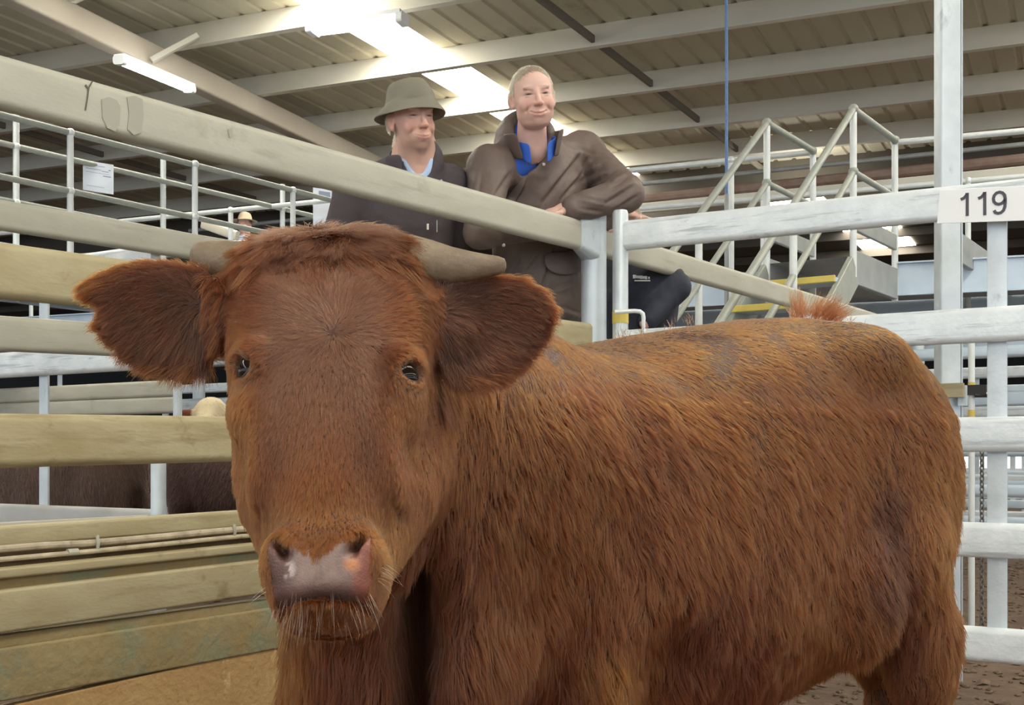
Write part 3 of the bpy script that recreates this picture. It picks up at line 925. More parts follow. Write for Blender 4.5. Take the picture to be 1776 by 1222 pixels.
def cone(a, b, r0, r1=None):
    r1 = r0 if r1 is None else r1
    a, b = np.array(a, float), np.array(b, float)
    ab = b - a; L2 = float(ab @ ab) + 1e-12

    def fn(x, y, z):
        t = ((x - a[0]) * ab[0] + (y - a[1]) * ab[1] + (z - a[2]) * ab[2]) / L2
        t = np.clip(t, 0, 1)
        dx = x - a[0] - t * ab[0]; dy = y - a[1] - t * ab[1]; dz = z - a[2] - t * ab[2]
        return np.sqrt(dx * dx + dy * dy + dz * dz) - (r0 + (r1 - r0) * t)
    r = max(r0, r1)
    return fn, np.minimum(a, b) - r, np.maximum(a, b) + r


def ell(c, r, R=None):
    """ellipsoid; R rows are its local axes in world space"""
    c = np.array(c, float); r = np.array(r, float)
    R = np.eye(3) if R is None else np.array(R, float)

    def fn(x, y, z):
        dx, dy, dz = x - c[0], y - c[1], z - c[2]
        q = [(R[i, 0] * dx + R[i, 1] * dy + R[i, 2] * dz) for i in range(3)]
        k0 = np.sqrt(sum((q[i] / r[i]) ** 2 for i in range(3)))
        k1 = np.sqrt(sum((q[i] / r[i] ** 2) ** 2 for i in range(3)))
        return k0 * (k0 - 1) / np.maximum(k1, 1e-6)
    e = np.sqrt(((R * r[:, None]) ** 2).sum(0))
    return fn, c - e, c + e


def chainp(F_, pts, rs, k=0.01):
    for i in range(len(pts) - 1): F_.u(cone(pts[i], pts[i + 1], rs[i], rs[i + 1]), k)


class Frame:
    """local frame: origin, rows = local axes in world space"""
    def __init__(s, o, R): s.o = np.array(o, float); s.R = np.array(R, float)
    def w(s, p): return s.o + np.array(p, float) @ s.R
    def cone(s, a, b, r0, r1=None): return cone(s.w(a), s.w(b), r0, r1)
    def ell(s, c, r, R=None): return ell(s.w(c), r, s.R if R is None else np.array(R) @ s.R)
    def loc(s, x, y, z):
        dx, dy, dz = x - s.o[0], y - s.o[1], z - s.o[2]
        return [s.R[i, 0] * dx + s.R[i, 1] * dy + s.R[i, 2] * dz for i in range(3)]

    def loft(s, axis, tab, n=2.4, cross=(0, 2)):
        """tab rows: t, half a, centre b, half b  (a, b = cross axes of the frame)"""
        tab = np.array(tab, float); T = tab[:, 0]

        def fn(x, y, z):
            q = s.loc(x, y, z)
            t = np.broadcast_arrays(q[axis], q[cross[0]], q[cross[1]])
            tt = t[0]
            ha = np.interp(tt, T, tab[:, 1]); cb = np.interp(tt, T, tab[:, 2]); hb = np.interp(tt, T, tab[:, 3])
            a = np.abs(t[1]) / ha; b = np.abs(t[2] - cb) / hb
            d = ((a ** n + b ** n) ** (1 / n) - 1) * np.minimum(ha, hb)
            e = np.maximum(T[0] - tt, tt - T[-1])
            return np.maximum(d, e)
        ma = tab[:, 1].max(); b0 = (tab[:, 2] - tab[:, 3]).min(); b1 = (tab[:, 2] + tab[:, 3]).max()
        P8 = []
        for tt in (T[0], T[-1]):
            for a in (-ma, ma):
                for b in (b0, b1):
                    v = [0, 0, 0]; v[axis] = tt; v[cross[0]] = a; v[cross[1]] = b
                    P8.append(s.w(v))
        P8 = np.array(P8)
        return fn, P8.min(0), P8.max(0)


def rotm(ax, deg):
    return np.array(Matrix.Rotation(math.radians(deg), 3, ax))


def poly_prim(fr, poly, thick, cup=0.0, bend=0.0, edge=0.3):
    """leaf: polygon in the local (0,1) plane of fr, curved along axis 2"""
    poly = np.array(poly, float); n = len(poly)
    c0 = poly.mean(0)
    rad = np.abs(poly - c0).max()

    def fn(x, y, z):
        a, b, c = fr.loc(x, y, z)
        a, b, c = np.broadcast_arrays(a, b, c)
        d = np.full(a.shape, 1e9); s_ = np.ones(a.shape)
        for i in range(n):
            p, q = poly[i], poly[i - 1]
            e = q - p
            wx, wy = a - p[0], b - p[1]
            t = np.clip((wx * e[0] + wy * e[1]) / (e @ e), 0, 1)
            d = np.minimum(d, (wx - e[0] * t) ** 2 + (wy - e[1] * t) ** 2)
            c1 = b >= p[1]; c2 = b < q[1]; c3 = e[0] * wy > e[1] * wx
            f = (c1 & c2 & c3) | (~c1 & ~c2 & ~c3)
            s_ = np.where(f, -s_, s_)
        d2 = s_ * np.sqrt(d)
        r2 = ((a - c0[0]) ** 2 + (b - c0[1]) ** 2) / rad ** 2
        cc = c - cup * r2 - bend * (a - c0[0]) ** 2
        dz = np.abs(cc) - thick * np.clip(-d2 / (thick * 3) + edge, 0.3, 1)
        # rounded intersection
        return np.minimum(np.maximum(d2, dz), 0) + np.sqrt(np.maximum(d2, 0) ** 2 + np.maximum(dz, 0) ** 2)
    cs = [fr.w((px, py, w)) for px in (poly[:, 0].min(), poly[:, 0].max()) for py in (poly[:, 1].min(), poly[:, 1].max()) for w in (-.06 , .06)]
    cs = np.array(cs)
    return fn, cs.min(0), cs.max(0)


def path_loft(F_, spine, tab, n=2.3, k=0.03, zsplit=True):
    """body along a curved plan spine. tab rows: s, top z, bottom z, half width, height of greatest width"""
    spine = np.array(spine, float)
    # resample
    seg = np.sqrt((np.diff(spine, axis=0) ** 2).sum(1)); S = np.concatenate([[0], np.cumsum(seg)])
    ss = np.linspace(0, S[-1], 160)
    px = np.interp(ss, S, spine[:, 0]); py = np.interp(ss, S, spine[:, 1])
    ker = np.ones(21) / 21
    for _ in range(2):
        ex = np.concatenate([px[0] + (px[1] - px[0]) * np.arange(-10, 0), px, px[-1] + (px[-1] - px[-2]) * np.arange(1, 11)])
        ey = np.concatenate([py[0] + (py[1] - py[0]) * np.arange(-10, 0), py, py[-1] + (py[-1] - py[-2]) * np.arange(1, 11)])
        px = np.convolve(ex, ker, 'valid'); py = np.convolve(ey, ker, 'valid')
    tab = np.array(tab, float)
    wmax = tab[:, 3].max() + .1
    sl = F_.region([px.min() - wmax, py.min() - wmax, tab[:, 2].min() - .06], [px.max() + wmax, py.max() + wmax, tab[:, 1].max() + .06])
    X, Y = np.meshgrid(F_.x[sl[0]], F_.y[sl[1]], indexing='ij')
    best = np.full(X.shape, 1e9); bs = np.zeros(X.shape)
    for i in range(len(px) - 1):
        ex, ey = px[i + 1] - px[i], py[i + 1] - py[i]; L2 = ex * ex + ey * ey
        t = np.clip(((X - px[i]) * ex + (Y - py[i]) * ey) / L2, 0, 1)
        d = (X - px[i] - t * ex) ** 2 + (Y - py[i] - t * ey) ** 2
        m = d < best; best[m] = d[m]; bs[m] = (ss[i] + t * (ss[i + 1] - ss[i]))[m]
    lat = np.sqrt(best)
    hw = np.interp(bs, tab[:, 0], tab[:, 3]); zt = np.interp(bs, tab[:, 0], tab[:, 1]); zb = np.interp(bs, tab[:, 0], tab[:, 2]); zc = np.interp(bs, tab[:, 0], tab[:, 4])
    Z = F_.z[sl[2]][None, None, :]
    hh = np.where(Z > zc[..., None], (zt - zc)[..., None], (zc - zb)[..., None])
    a = (lat / hw)[..., None]; b = np.abs(Z - zc[..., None]) / hh
    d = ((a ** n + b ** n) ** (1 / n) - 1) * np.minimum(hw[..., None], hh)
    A = F_.D[sl]; h = np.maximum(k - np.abs(A - d), 0) / k
    F_.D[sl] = (np.minimum(A, d) - h * h * k * .25).astype(np.float32)
    return px, py, ss


def blur_noise(shape_pts, freq, seed):
    """cheap smooth 3-D value noise at points, -1..1"""
    r = np.random.default_rng(seed); N = 32
    G = r.uniform(-1, 1, (N, N, N))
    p = shape_pts * freq + 100.0
    i = np.floor(p).astype(int); f = p - i; f = f * f * (3 - 2 * f)
    out = 0
    for dx in (0, 1):
        for dy in (0, 1):
            for dz in (0, 1):
                w = (f[:, 0] if dx else 1 - f[:, 0]) * (f[:, 1] if dy else 1 - f[:, 1]) * (f[:, 2] if dz else 1 - f[:, 2])
                out = out + w * G[(i[:, 0] + dx) % N, (i[:, 1] + dy) % N, (i[:, 2] + dz) % N]
    return out
# ================================================================ THE CALF
M['hide'] = mat('red_brown_hide', (0.10, 0.028, 0.010), 0.8, 0, 0.2, 20, (0.16, 0.05, 0.018))
HS = 0.0030
BS = 0.009
FC = Field(axes(0, 0, [(-.58, .08, HS), (.08, 1.16, BS)]),
           axes(0, 0, [(1.0, 1.46, HS), (1.46, 2.80, BS)]),
           axes(0, 0, [(-.02, .70, BS), (.70, 1.22, HS), (1.22, 1.26, HS * 2)]))
# body along the spine, rump to chest
spine = [(.895, 2.50), (.61, 2.34), (.35, 2.19), (.12, 2.03), (-.02, 1.86), (-.09, 1.68), (-.12, 1.60)]
body_tab = [  # s, top, bottom, half width, widest height
    (0.00, 1.02, .76, .07, .90), (0.05, 1.09, .67, .13, .90), (0.12, 1.145, .59, .175, .88), (0.22, 1.185, .50, .205, .86),
    (0.34, 1.192, .425, .215, .84), (0.48, 1.180, .40, .245, .78), (0.62, 1.158, .38, .265, .76), (0.76, 1.132, .40, .265, .76),
    (0.90, 1.105, .41, .245, .78), (1.02, 1.09, .43, .225, .78), (1.12, 1.085, .46, .195, .78), (1.22, 1.08, .50, .15, .80), (1.27, 1.07, .56, .10, .82), (1.30, 1.05, .66, .05, .84)]
spx, spy, sps = path_loft(FC, spine, body_tab)


def sp(s, lat, z):
    """point on the body: s along the spine, lat towards the camera side"""
    x = np.interp(s, sps, spx); y = np.interp(s, sps, spy)
    x2 = np.interp(s + .02, sps, spx); y2 = np.interp(s + .02, sps, spy)
    tx, ty = x2 - x, y2 - y; L = math.hypot(tx, ty); tx /= L; ty /= L
    return np.array((x - ty * lat, y + tx * lat, z)) if (tx * 0 + (ty * 0)) == 0 and (-ty * 0 + tx * -1) > 0 else np.array((x - ty * lat, y + tx * lat, z))


_hx, _hy = -0.86, -0.51
BR = np.array([(_hx, _hy, 0), (-_hy, _hx, 0), (0, 0, 1.0)])   # along heading, towards near side, up
# hips, thighs
for sd in (1, -1):
    FC.u(ell(sp(.26, sd * .125, 1.10), (.10, .07, .06), BR), .06)            # hook bone
    FC.u(ell(sp(.14, sd * .105, .86), (.17, .095, .24), BR), .07)           # thigh
    FC.u(ell(sp(.24, sd * .120, .70), (.12, .085, .15), BR), .06)           # stifle
# hind legs
near_hock, far_hock = np.array((.870, 2.335, .42)), np.array((.865, 2.56, .42))
for sd, hk in ((1, near_hock), (-1, far_hock)):
    st = sp(.17, sd * .115, .70)
    FC.u(cone(st, hk + (0.0, 0, .02), .110, .062), .06)
    FC.u(cone(hk + (0, 0, .12), hk + (.01, .01, .0), .066, .056), .05)
    FC.u(cone(hk + (.012, .01, .02), hk + (-.01, -.005, -.28), .044, .030), .02)
    FC.u(cone(hk + (-.01, -.005, -.28), hk + (-.045, -.025, -.36), .034, .032), .02)
    FC.u(cone(hk + (-.045, -.025, -.36), hk + (-.065, -.035, -.39), .036, .044), .01)
FC.u(ell(P(1478, 1040, 2.16), (.085, .05, .115)), .07)                   # flank fold
# shoulders and front legs
near_f, far_f = np.array((.145, 1.83, .40)), np.array((-.235, 1.80, .40))
FC.u(ell(sp(.98, .155, .78), (.15, .085, .25), BR), .08)
FC.u(ell(sp(1.00, -.150, .78), (.15, .085, .25), BR), .08)
for f_, el in ((near_f, np.array((.125, 1.86, .60))), (far_f, np.array((-.20, 1.86, .60)))):
    FC.u(cone(el + (0, 0, .06), f_ + (0, 0, -.05), .092, .058), .06)
    FC.u(cone(f_ + (0, 0, -.05), f_ + (0, .01, -.28), .046, .032), .02)
    FC.u(cone(f_ + (0, .01, -.28), f_ + (0, -.02, -.36), .035, .034), .02)
    FC.u(cone(f_ + (0, -.02, -.36), f_ + (0, -.03, -.385), .036, .045), .01)
# neck and brisket
poll = np.array(P(575, 470, 1.36)); 
FC.u(cone((-.02, 1.80, .90), (-.20, 1.46, .98), .20, .135), .08)
FC.u(cone((-.05, 1.80, .76), (-.20, 1.45, .88), .17, .11), .08)
FC.u(cone((-.10, 1.70, .62), (-.20, 1.48, .78), .135, .09), .08)      # dewlap
FC.u(ell((-.16, 1.63, .56), (.13, .13, .15)), .08)                       # brisket
FC.u(cone((-.235, 1.56, .74), (-.235, 1.68, .50), .085, .10), .06)
FC.u(cone((-.235, 1.68, .50), (-.24, 1.78, .42), .095, .07), .06)

FC.cut(ell((-.135, 1.56, .60), (.030, .13, .24)), .07)                     # hollow between brisket and near shoulder
FC.cut(ell(P(1195, 1200, 1.80), (.065, .10, .10)), .07)                   # hollow behind the elbow
# ---- head frame: u across, v down the face, w out of the face
vh = np.array((0.065, -.46, -.888)); vh /= np.linalg.norm(vh)
uh = np.array((1.0, 0.012, -0.012)); uh -= vh * (uh @ vh); uh /= np.linalg.norm(uh)
wh = np.cross(uh, vh); wh = wh if wh[1] < 0 else -wh
HO = np.array(P(562, 414, 1.325))
HF0 = Frame(HO, [uh, vh, wh])
VS = 0.915                      # scale of all distances down the face


class HeadFrame:
    def w(s, p): return HF0.w((p[0], p[1] * VS, p[2]))
    def ell(s, c, r, R=None): return HF0.ell((c[0], c[1] * VS, c[2]), (r[0], r[1] * (VS if R is None else 1), r[2]), R)
    def loft(s, ax, tab, n): return HF0.loft(ax, [(t[0] * VS, *t[1:]) for t in tab], n)


HF = HeadFrame()
cr = HF.loft(1, [(-.052, .060, -.09, .040), (-.035, .095, -.09, .060), (-.015, .110, -.085, .074), (.02, .120, -.082, .082), (.07, .123, -.082, .086), (.13, .123, -.086, .088), (.18, .118, -.088, .088),
                 (.22, .104, -.085, .085), (.26, .087, -.082, .080), (.31, .070, -.078, .074), (.36, .060, -.074, .068), (.41, .054, -.072, .060), (.45, .054, -.070, .052), (.48, .05, -.068, .045)], 2.5)
FC.u(cr, .02)
jw = HF.loft(1, [(.10, .08, -.15, .06), (.15, .115, -.155, .075), (.20, .127, -.16, .085), (.26, .126, -.16, .085), (.31, .116, -.15, .080), (.36, .095, -.14, .070), (.41, .074, -.125, .057), (.46, .054, -.11, .042), (.49, .04, -.10, .03)], 2.3)
FC.u(jw, .035)
EYE = {}
for sd in (-1, 1):
    n_ = np.array((sd * .80, .0, .60)); n_ /= np.linalg.norm(n_)
    v_ = np.array((sd * .12, 1.0, .0)); v_ -= n_ * (v_ @ n_); v_ /= np.linalg.norm(v_)
    t_ = np.cross(v_, n_)
    ER = np.array([t_, v_, n_])
    ec = np.array((-.0865, .186, -.0165) if sd < 0 else (.0950, .205, -.0185))
    EYE[sd] = (ec, ER)
    FC.u(HF.ell(ec + n_ * -.006 + np.array((0, -.022, 0)), (.026, .017, .018), ER), .02)     # brow
    FC.u(HF.ell(ec + n_ * -.004, (.024, .021, .014), ER), .010)                              # lids
    FC.cut(HF.ell(ec + n_ * .008, (.0172, .0150, .013), ER), .005)
    FC.u(HF.ell((sd * .090, .235, -.045), (.020, .035, .028)), .03)                          # cheek bone below the eye
    FC.cut(HF0.cone((sd * .068, .200, .006), (sd * .051, .258, .0085), .0080, .0085), .018)   # tear hollow
    FC.u(HF.ell((sd * .068, .285, -.050), (.012, .060, .03), rotm('Z', sd * 8)), .04)      # facial crest
# muzzle
FC.u(HF.ell((0, .447, -.055), (.061, .046, .060)), .03)
FC.u(HF.ell((-.034, .440, -.033), (.026, .032, .038)), .02)
FC.u(HF.ell((.034, .440, -.033), (.026, .032, .038)), .02)
FC.u(HF.ell((0, .480, -.045), (.048, .020, .042)), .02)
FC.u(HF.ell((0, .490, -.090), (.038, .018, .045)), .02)           # chin
for sd in (-1, 1):
    FC.cut(HF.ell((sd * .0405, .434, .004), (.0068, .017, .024), rotm('Z', sd * -32)), .007)
    FC.cut(HF.ell((sd * .034, .449, .009), (.0085, .0055, .016), rotm('Z', sd * 20)), .007)
    FC.cut(HF.ell((sd * .044, .462, .012), (.012, .008, .010)), .015)
FC.cut(HF.ell((0, .478, .004), (.0018, .014, .008)), .006)
FC.cut(HF.ell((0, .4925, -.035), (.055, .0024, .05)), .007)          # mouth line

# ---- ears (outline at its own depth, cupped, real thickness)
def px_poly(pts, d, fr):
    out = []
    for (x, y) in pts:
        q = np.array(P(x, y, d)) - fr.o
        # intersect the view ray with the frame plane
        ray = np.array(P(x, y, d)) - np.array((0, 0, CAMZ))
        n = fr.R[2]; t = ((fr.o - np.array((0, 0, CAMZ))) @ n) / (ray @ n)
        q = np.array((0, 0, CAMZ)) + ray * t - fr.o
        out.append((q @ fr.R[0], q @ fr.R[1]))
    return out


def frame_at(p, yaw, pitch):
    R = rotm('Z', yaw) @ rotm('X', pitch)
    return Frame(p, [R[:, 0], R[:, 2], -R[:, 1]])


ear_poly_L = [(398, 500), (385, 482), (345, 470), (300, 459), (265, 455), (225, 461), (188, 474), (158, 493), (160, 512), (180, 523), (190, 530), (186, 542), (178, 550), (184, 565), (205, 588), (235, 610),
              (270, 624), (310, 629), (350, 626), (378, 622), (392, 600)]
ear_poly_R = [(745, 520), (765, 512), (790, 502), (815, 494), (850, 484), (890, 488), (925, 508), (940, 535), (941, 560), (925, 594), (895, 625), (855, 648), (815, 656), (780, 655), (758, 640), (748, 600)]
frL = frame_at(P(280, 545, 1.365), -14, 4)
frR = frame_at(P(850, 570, 1.385), 16, -6)
FC.u(poly_prim(frL, px_poly(ear_poly_L, 1.365, frL), .0075, cup=.016), .012)
FC.u(poly_prim(frR, px_poly(ear_poly_R, 1.385, frR), .0075, cup=.018), .012)
for fr_, a, b in ((frL, (375, 560), (430, 540)), (frR, (775, 580), (735, 560))):
    FC.u(cone(P(a[0], a[1], 1.375), P(b[0], b[1], 1.38), .030, .045), .03)
V, Q = FC.mesh(1)
V, Q = keep_largest(V, Q)
calf = mesh_obj('calf', V, Q, M['hide'])
tag(calf, 'red brown horned calf facing the camera inside the rail pen', 'calf')
CV, CQ = V, Q
del FC

# eyes
M['eye'] = mat('dark_wet_eye', (0.010, 0.006, 0.004), 0.06, spec=0.28)
M['eyerim'] = mat('dark_eyelid_skin', (0.035, 0.018, 0.012), 0.45)
for sd in (-1, 1):
    ec, ER = EYE[sd]
    t_, v_, n_ = ER
    c = HF.w(ec - n_ * .0082)
    MB().ball(c, .0198, 28).build('eye', M['eye'], calf, angle=180)
    for half in (0, 1):
        pts = []
        for k in range(13):
            a = math.pi * k / 12 + (math.pi if half == 0 else 0)
            q = ec + t_ * (.0166 * math.cos(a)) + v_ * (.0140 * math.sin(a) / VS)
            rr = (.0166 * math.cos(a)) ** 2 + (.0140 * math.sin(a)) ** 2
            pts.append(HF.w(q + n_ * (-.0082 + math.sqrt(max(.0203 ** 2 - rr, 0)))))
        MB().tube(pts, [.0010 + .0012 * math.sin(math.pi * k / 12) * (1.3 if half == 0 else .8) for k in range(13)], 8).build('eyelid', M['eyerim'], calf, angle=180)

# horns
M['horn'] = mat('weathered_horn', (0.15, 0.105, 0.068), 0.6, 0, 0.3, 30, (0.24, 0.185, 0.122), 0.3, 90, spots=[((0.42, 0.34, 0.25), 35, .66, (1, 1, 1)), ((0.09, 0.06, 0.04), 60, .66, (1, 1, 1))])
MB().tube([P(520, 480, 1.40), P(440, 462, 1.37), P(405, 458, 1.37), P(385, 452, 1.37), P(365, 446, 1.37), P(346, 441, 1.37), P(336, 438, 1.37), P(332, 437, 1.37)], [.028, .030, .029, .026, .0215, .0175, .0135, .006], 20).build('horn', M['horn'], calf, angle=180)
MB().tube([P(640, 470, 1.40), P(715, 450, 1.37), P(745, 455, 1.37), P(780, 460, 1.37), P(815, 461, 1.37), P(845, 461, 1.37), P(865, 460, 1.37), P(875, 460, 1.37), P(878, 460, 1.37)], [.028, .031, .028, .0235, .0185, .0145, .0115, .0085, .003], 20).build('horn', M['horn'], calf, angle=180)
# tail
tp = sp(.0, 0, 1.10)
MB().tube([sp(.12, 0, 1.15), sp(.0, 0, 1.10), tuple(sp(-.0, 0, 1.0) + np.array((.035, .02, 0))), tuple(sp(0, 0, .8) + np.array((.03, .02, 0))), tuple(sp(0, 0, .45) + np.array((.01, .03, 0)))], [.03, .028, .022, .018, .012], 12).build('tail', M['hide'], calf, angle=180)
# ================================================================ THE CALF'S COAT
def coat_material(name, rough=0.35):
    m = bpy.data.materials.new(name); m.use_nodes = True
    nt = m.node_tree; nt.nodes.clear()
    out = nt.nodes.new('ShaderNodeOutputMaterial')
    h = nt.nodes.new('ShaderNodeBsdfHairPrincipled'); h.parametrization = 'COLOR'
    h.inputs['Roughness'].default_value = rough
    h.inputs['Radial Roughness'].default_value = 0.55
    h.inputs['Random Roughness'].default_value = 0.2
    a = nt.nodes.new('ShaderNodeAttribute'); a.attribute_name = 'coat_colour'
    nt.links.new(a.outputs['Color'], h.inputs['Color'])
    nt.links.new(h.outputs['BSDF'], out.inputs['Surface'])
    return m


def sample_surface(V, Q, N, weight=None, rg=rng):
    T = np.concatenate([Q[:, [0, 1, 2]], Q[:, [0, 2, 3]]])
    A, B, C = V[T[:, 0]], V[T[:, 1]], V[T[:, 2]]
    cr_ = np.cross(B - A, C - A); ar = np.linalg.norm(cr_, axis=1) * .5
    if weight is not None: w = ar * weight[T].mean(1)
    else: w = ar
    cs = np.cumsum(w); pick = np.searchsorted(cs, rg.random(N) * cs[-1])
    pick = np.minimum(pick, len(T) - 1)
    r1, r2 = np.sqrt(rg.random(N)), rg.random(N)
    a, b, c = 1 - r1, r1 * (1 - r2), r1 * r2
    Pp = a[:, None] * A[pick] + b[:, None] * B[pick] + c[:, None] * C[pick]
    # smooth normals
    VN = np.zeros_like(V)
    for k in range(3): np.add.at(VN, T[:, k], cr_)
    VN /= np.linalg.norm(VN, axis=1)[:, None] + 1e-12
    Tn = T[pick]
    Nn = a[:, None] * VN[Tn[:, 0]] + b[:, None] * VN[Tn[:, 1]] + c[:, None] * VN[Tn[:, 2]]
    Nn /= np.linalg.norm(Nn, axis=1)[:, None] + 1e-12
    return Pp, Nn


def nrm_(a): return a / (np.linalg.norm(a, axis=-1, keepdims=True) + 1e-12)


def strands(name, Pp, Nn, Dir, length, lift, colour, rad, parent, material, npt=6, grav=0.25, clump=0.5, clump_n=6000, wave=0.0, label=None, rg=rng):
    N = len(Pp)
    D = nrm_(Dir - Nn * (Dir * Nn).sum(1)[:, None])
    t = np.linspace(0, 1, npt)[None, :, None]
    L = length[:, None, None]
    lf = lift[:, None, None]
    g = np.array((0, 0, -1.0))[None, None]
    S_ = Pp[:, None] - Nn[:, None] * .0006 + L * (t * (D[:, None] * np.cos(lf) + Nn[:, None] * np.sin(lf)) - Nn[:, None] * np.sin(lf) * .18 * t ** 2 + g * grav * t ** 2)
    if wave > 0:
        sidev = np.cross(D, Nn); ph = rg.uniform(0, 6.28, N)[:, None, None]
        S_ = S_ + sidev[:, None] * L * wave * (np.sin(ph + t * 5.0) - np.sin(ph)) * t ** .5
    if clump > 0 and N > clump_n:
        from mathutils.kdtree import KDTree
        ci = rg.choice(N, clump_n, replace=False)
        kd = KDTree(clump_n)
        for i, c in enumerate(ci): kd.insert(Pp[c], i)
        kd.balance()
        near = np.fromiter((kd.find(p)[1] for p in Pp), int, N)
        tip = S_[ci[near]]
        same = ((Nn * Nn[ci[near]]).sum(1) > .3)
        cl = clump * rg.uniform(.4, 1.0, N) * same
        dist = np.linalg.norm(Pp - Pp[ci[near]], axis=1)
        cl = cl * np.clip(1.6 - dist / (length * .7 + 1e-6), 0, 1)
        S_ = S_ + (tip - S_) * (cl[:, None, None] * t ** 1.3)
    off = np.array(parent_loc(parent))
    S_ = S_ - off
    hc = bpy.data.hair_curves.new(name)
    hc.add_curves([npt] * N)
    hc.attributes['position'].data.foreach_set('vector', S_.astype(np.float32).ravel())
    ra = hc.attributes.get('radius') or hc.attributes.new('radius', 'FLOAT', 'POINT')
    rr = (rad[:, None] * (1.0 - .85 * np.linspace(0, 1, npt)[None] ** 1.5)).astype(np.float32)
    ra.data.foreach_set('value', rr.ravel())
    ca = hc.attributes.new('coat_colour', 'FLOAT_COLOR', 'CURVE')
    C4 = np.ones((N, 4), np.float32); C4[:, :3] = np.clip(colour, 0, 1)
    ca.data.foreach_set('color', C4.ravel())
    hc.materials.append(material)
    o = bpy.data.objects.new(name, hc); COL.objects.link(o); o.parent = parent
    tag(o, kind='stuff')
    if label: o['label'] = label
    return o


M['coat'] = coat_material('calf_coat', .45)
cam0 = np.array((0, 0, CAMZ))
EYW = {sd: HF.w(EYE[sd][0]) for sd in (-1, 1)}


def hloc(Pn):
    q = (Pn - HF0.o) @ HF0.R.T
    return q[:, 0], q[:, 1] / VS, q[:, 2]


def projected(Pn):
    return 888 + F * Pn[:, 0] / Pn[:, 1], HY - F * (Pn[:, 2] - CAMZ) / Pn[:, 1]


def ear_mask(Pn):
    a = (Pn - frL.o) @ frL.R.T; b = (Pn - frR.o) @ frR.R.T
    mL = (np.abs(a[:, 2]) < .03) & (a[:, 0] < .070) & (a[:, 0] > -.12) & (np.abs(a[:, 1]) < .09)
    mR = (np.abs(b[:, 2]) < .035) & (b[:, 0] > -.072) & (b[:, 0] < .12) & (np.abs(b[:, 1]) < .09)
    return mL, mR, a, b


def pad_mask(Pn):
    """bare skin of the nose, 0..1, in head coordinates"""
    u, v, w = hloc(Pn)
    au = np.abs(u)
    top = .4335 - .012 * np.clip((au - .020) / .03, 0, 1) + .016 * np.clip(1 - au / .022, 0, 1)
    m = np.clip((v - top) / .004, 0, 1) * np.clip((.4925 - v) / .002, 0, 1) * np.clip((.0545 + .0035 * blur_noise(Pn, 120, 9) - au) / .004, 0, 1) * np.clip((w + .052) / .006, 0, 1)
    return m * (v < .52) * (v > .39)


# hide colours per vertex
u, v, w = hloc(CV)
pm = pad_mask(CV)
mL, mR, ea, eb = ear_mask(CV)
base = np.tile(np.array((.055, .015, .006)), (len(CV), 1))
nz = blur_noise(CV, 70, 3)[:, None]; nz2 = blur_noise(CV, 190, 4)[:, None]
padc = np.array((.24, .165, .145)) * (1 + .16 * nz + .14 * nz2)
dark = np.array((.12, .065, .058)) * (1 + .2 * nz)
pink = np.array((.26, .085, .058)) * (1 + .15 * nz2)
orange = np.array((.45, .20, .10)) * (1 + .15 * nz2)
lf = np.clip((-u - .026) / .012, 0, 1)[:, None]; rt = np.clip((u - .030) / .010, 0, 1)[:, None]; low = np.clip((v - .474) / .010, 0, 1)[:, None]
pc = padc * (1 - lf) + dark * lf
pc = pc * (1 - .55 * low) + dark * .55 * low * 1.4
pc = pc * (1 - rt * .8) + pink * rt * .8
osp = np.clip(1 - np.sqrt(((u - .034) / .011) ** 2 + ((v - .463) / .010) ** 2), 0, 1)[:, None] * 1.6
pc = pc * (1 - np.clip(osp, 0, 1)) + orange * np.clip(osp, 0, 1)
osp2 = np.clip(1 - np.sqrt(((u + .030) / .009) ** 2 + ((v - .466) / .012) ** 2), 0, 1)[:, None] * 1.6 * (nz2 > -.2)
pc = pc * (1 - np.clip(osp2, 0, 1)) + np.array((.50, .40, .38)) * np.clip(osp2, 0, 1)
for sd in (-1, 1):          # deep nostril skin
    q = np.clip(1.4 - np.sqrt(((u - sd * .0395) / .0085) ** 2 + ((v - .436) / .015) ** 2) - 12 * np.maximum(w + .004, 0) / .03, 0, 1)[:, None]
    pc = pc * (1 - q) + np.array((.05, .02, .016)) * q
base = base * (1 - pm[:, None]) + pc * pm[:, None]
base[mL | mR] = (.035, .014, .007)
vcol(calf, 'hide_colour', base)
nt = M['hide'].node_tree; b = nt.nodes['Principled BSDF']
for l in list(nt.links):
    if l.to_socket == b.inputs['Base Color']: nt.links.remove(l)
at = nt.nodes.new('ShaderNodeAttribute'); at.attribute_name = 'hide_colour'
nt.links.new(at.outputs['Color'], b.inputs['Base Color'])
vo = nt.nodes.new('ShaderNodeTexVoronoi'); vo.inputs['Scale'].default_value = 420
tc = nt.nodes.new('ShaderNodeTexCoord'); nt.links.new(tc.outputs['Object'], vo.inputs['Vector'])
bp = nt.nodes.new('ShaderNodeBump'); bp.inputs['Strength'].default_value = .35; bp.inputs['Distance'].default_value = .0015
nt.links.new(vo.outputs['Distance'], bp.inputs['Height']); nt.links.new(bp.outputs['Normal'], b.inputs['Normal'])
b.inputs['Roughness'].default_value = .45; b.inputs['Specular IOR Level'].default_value = .3

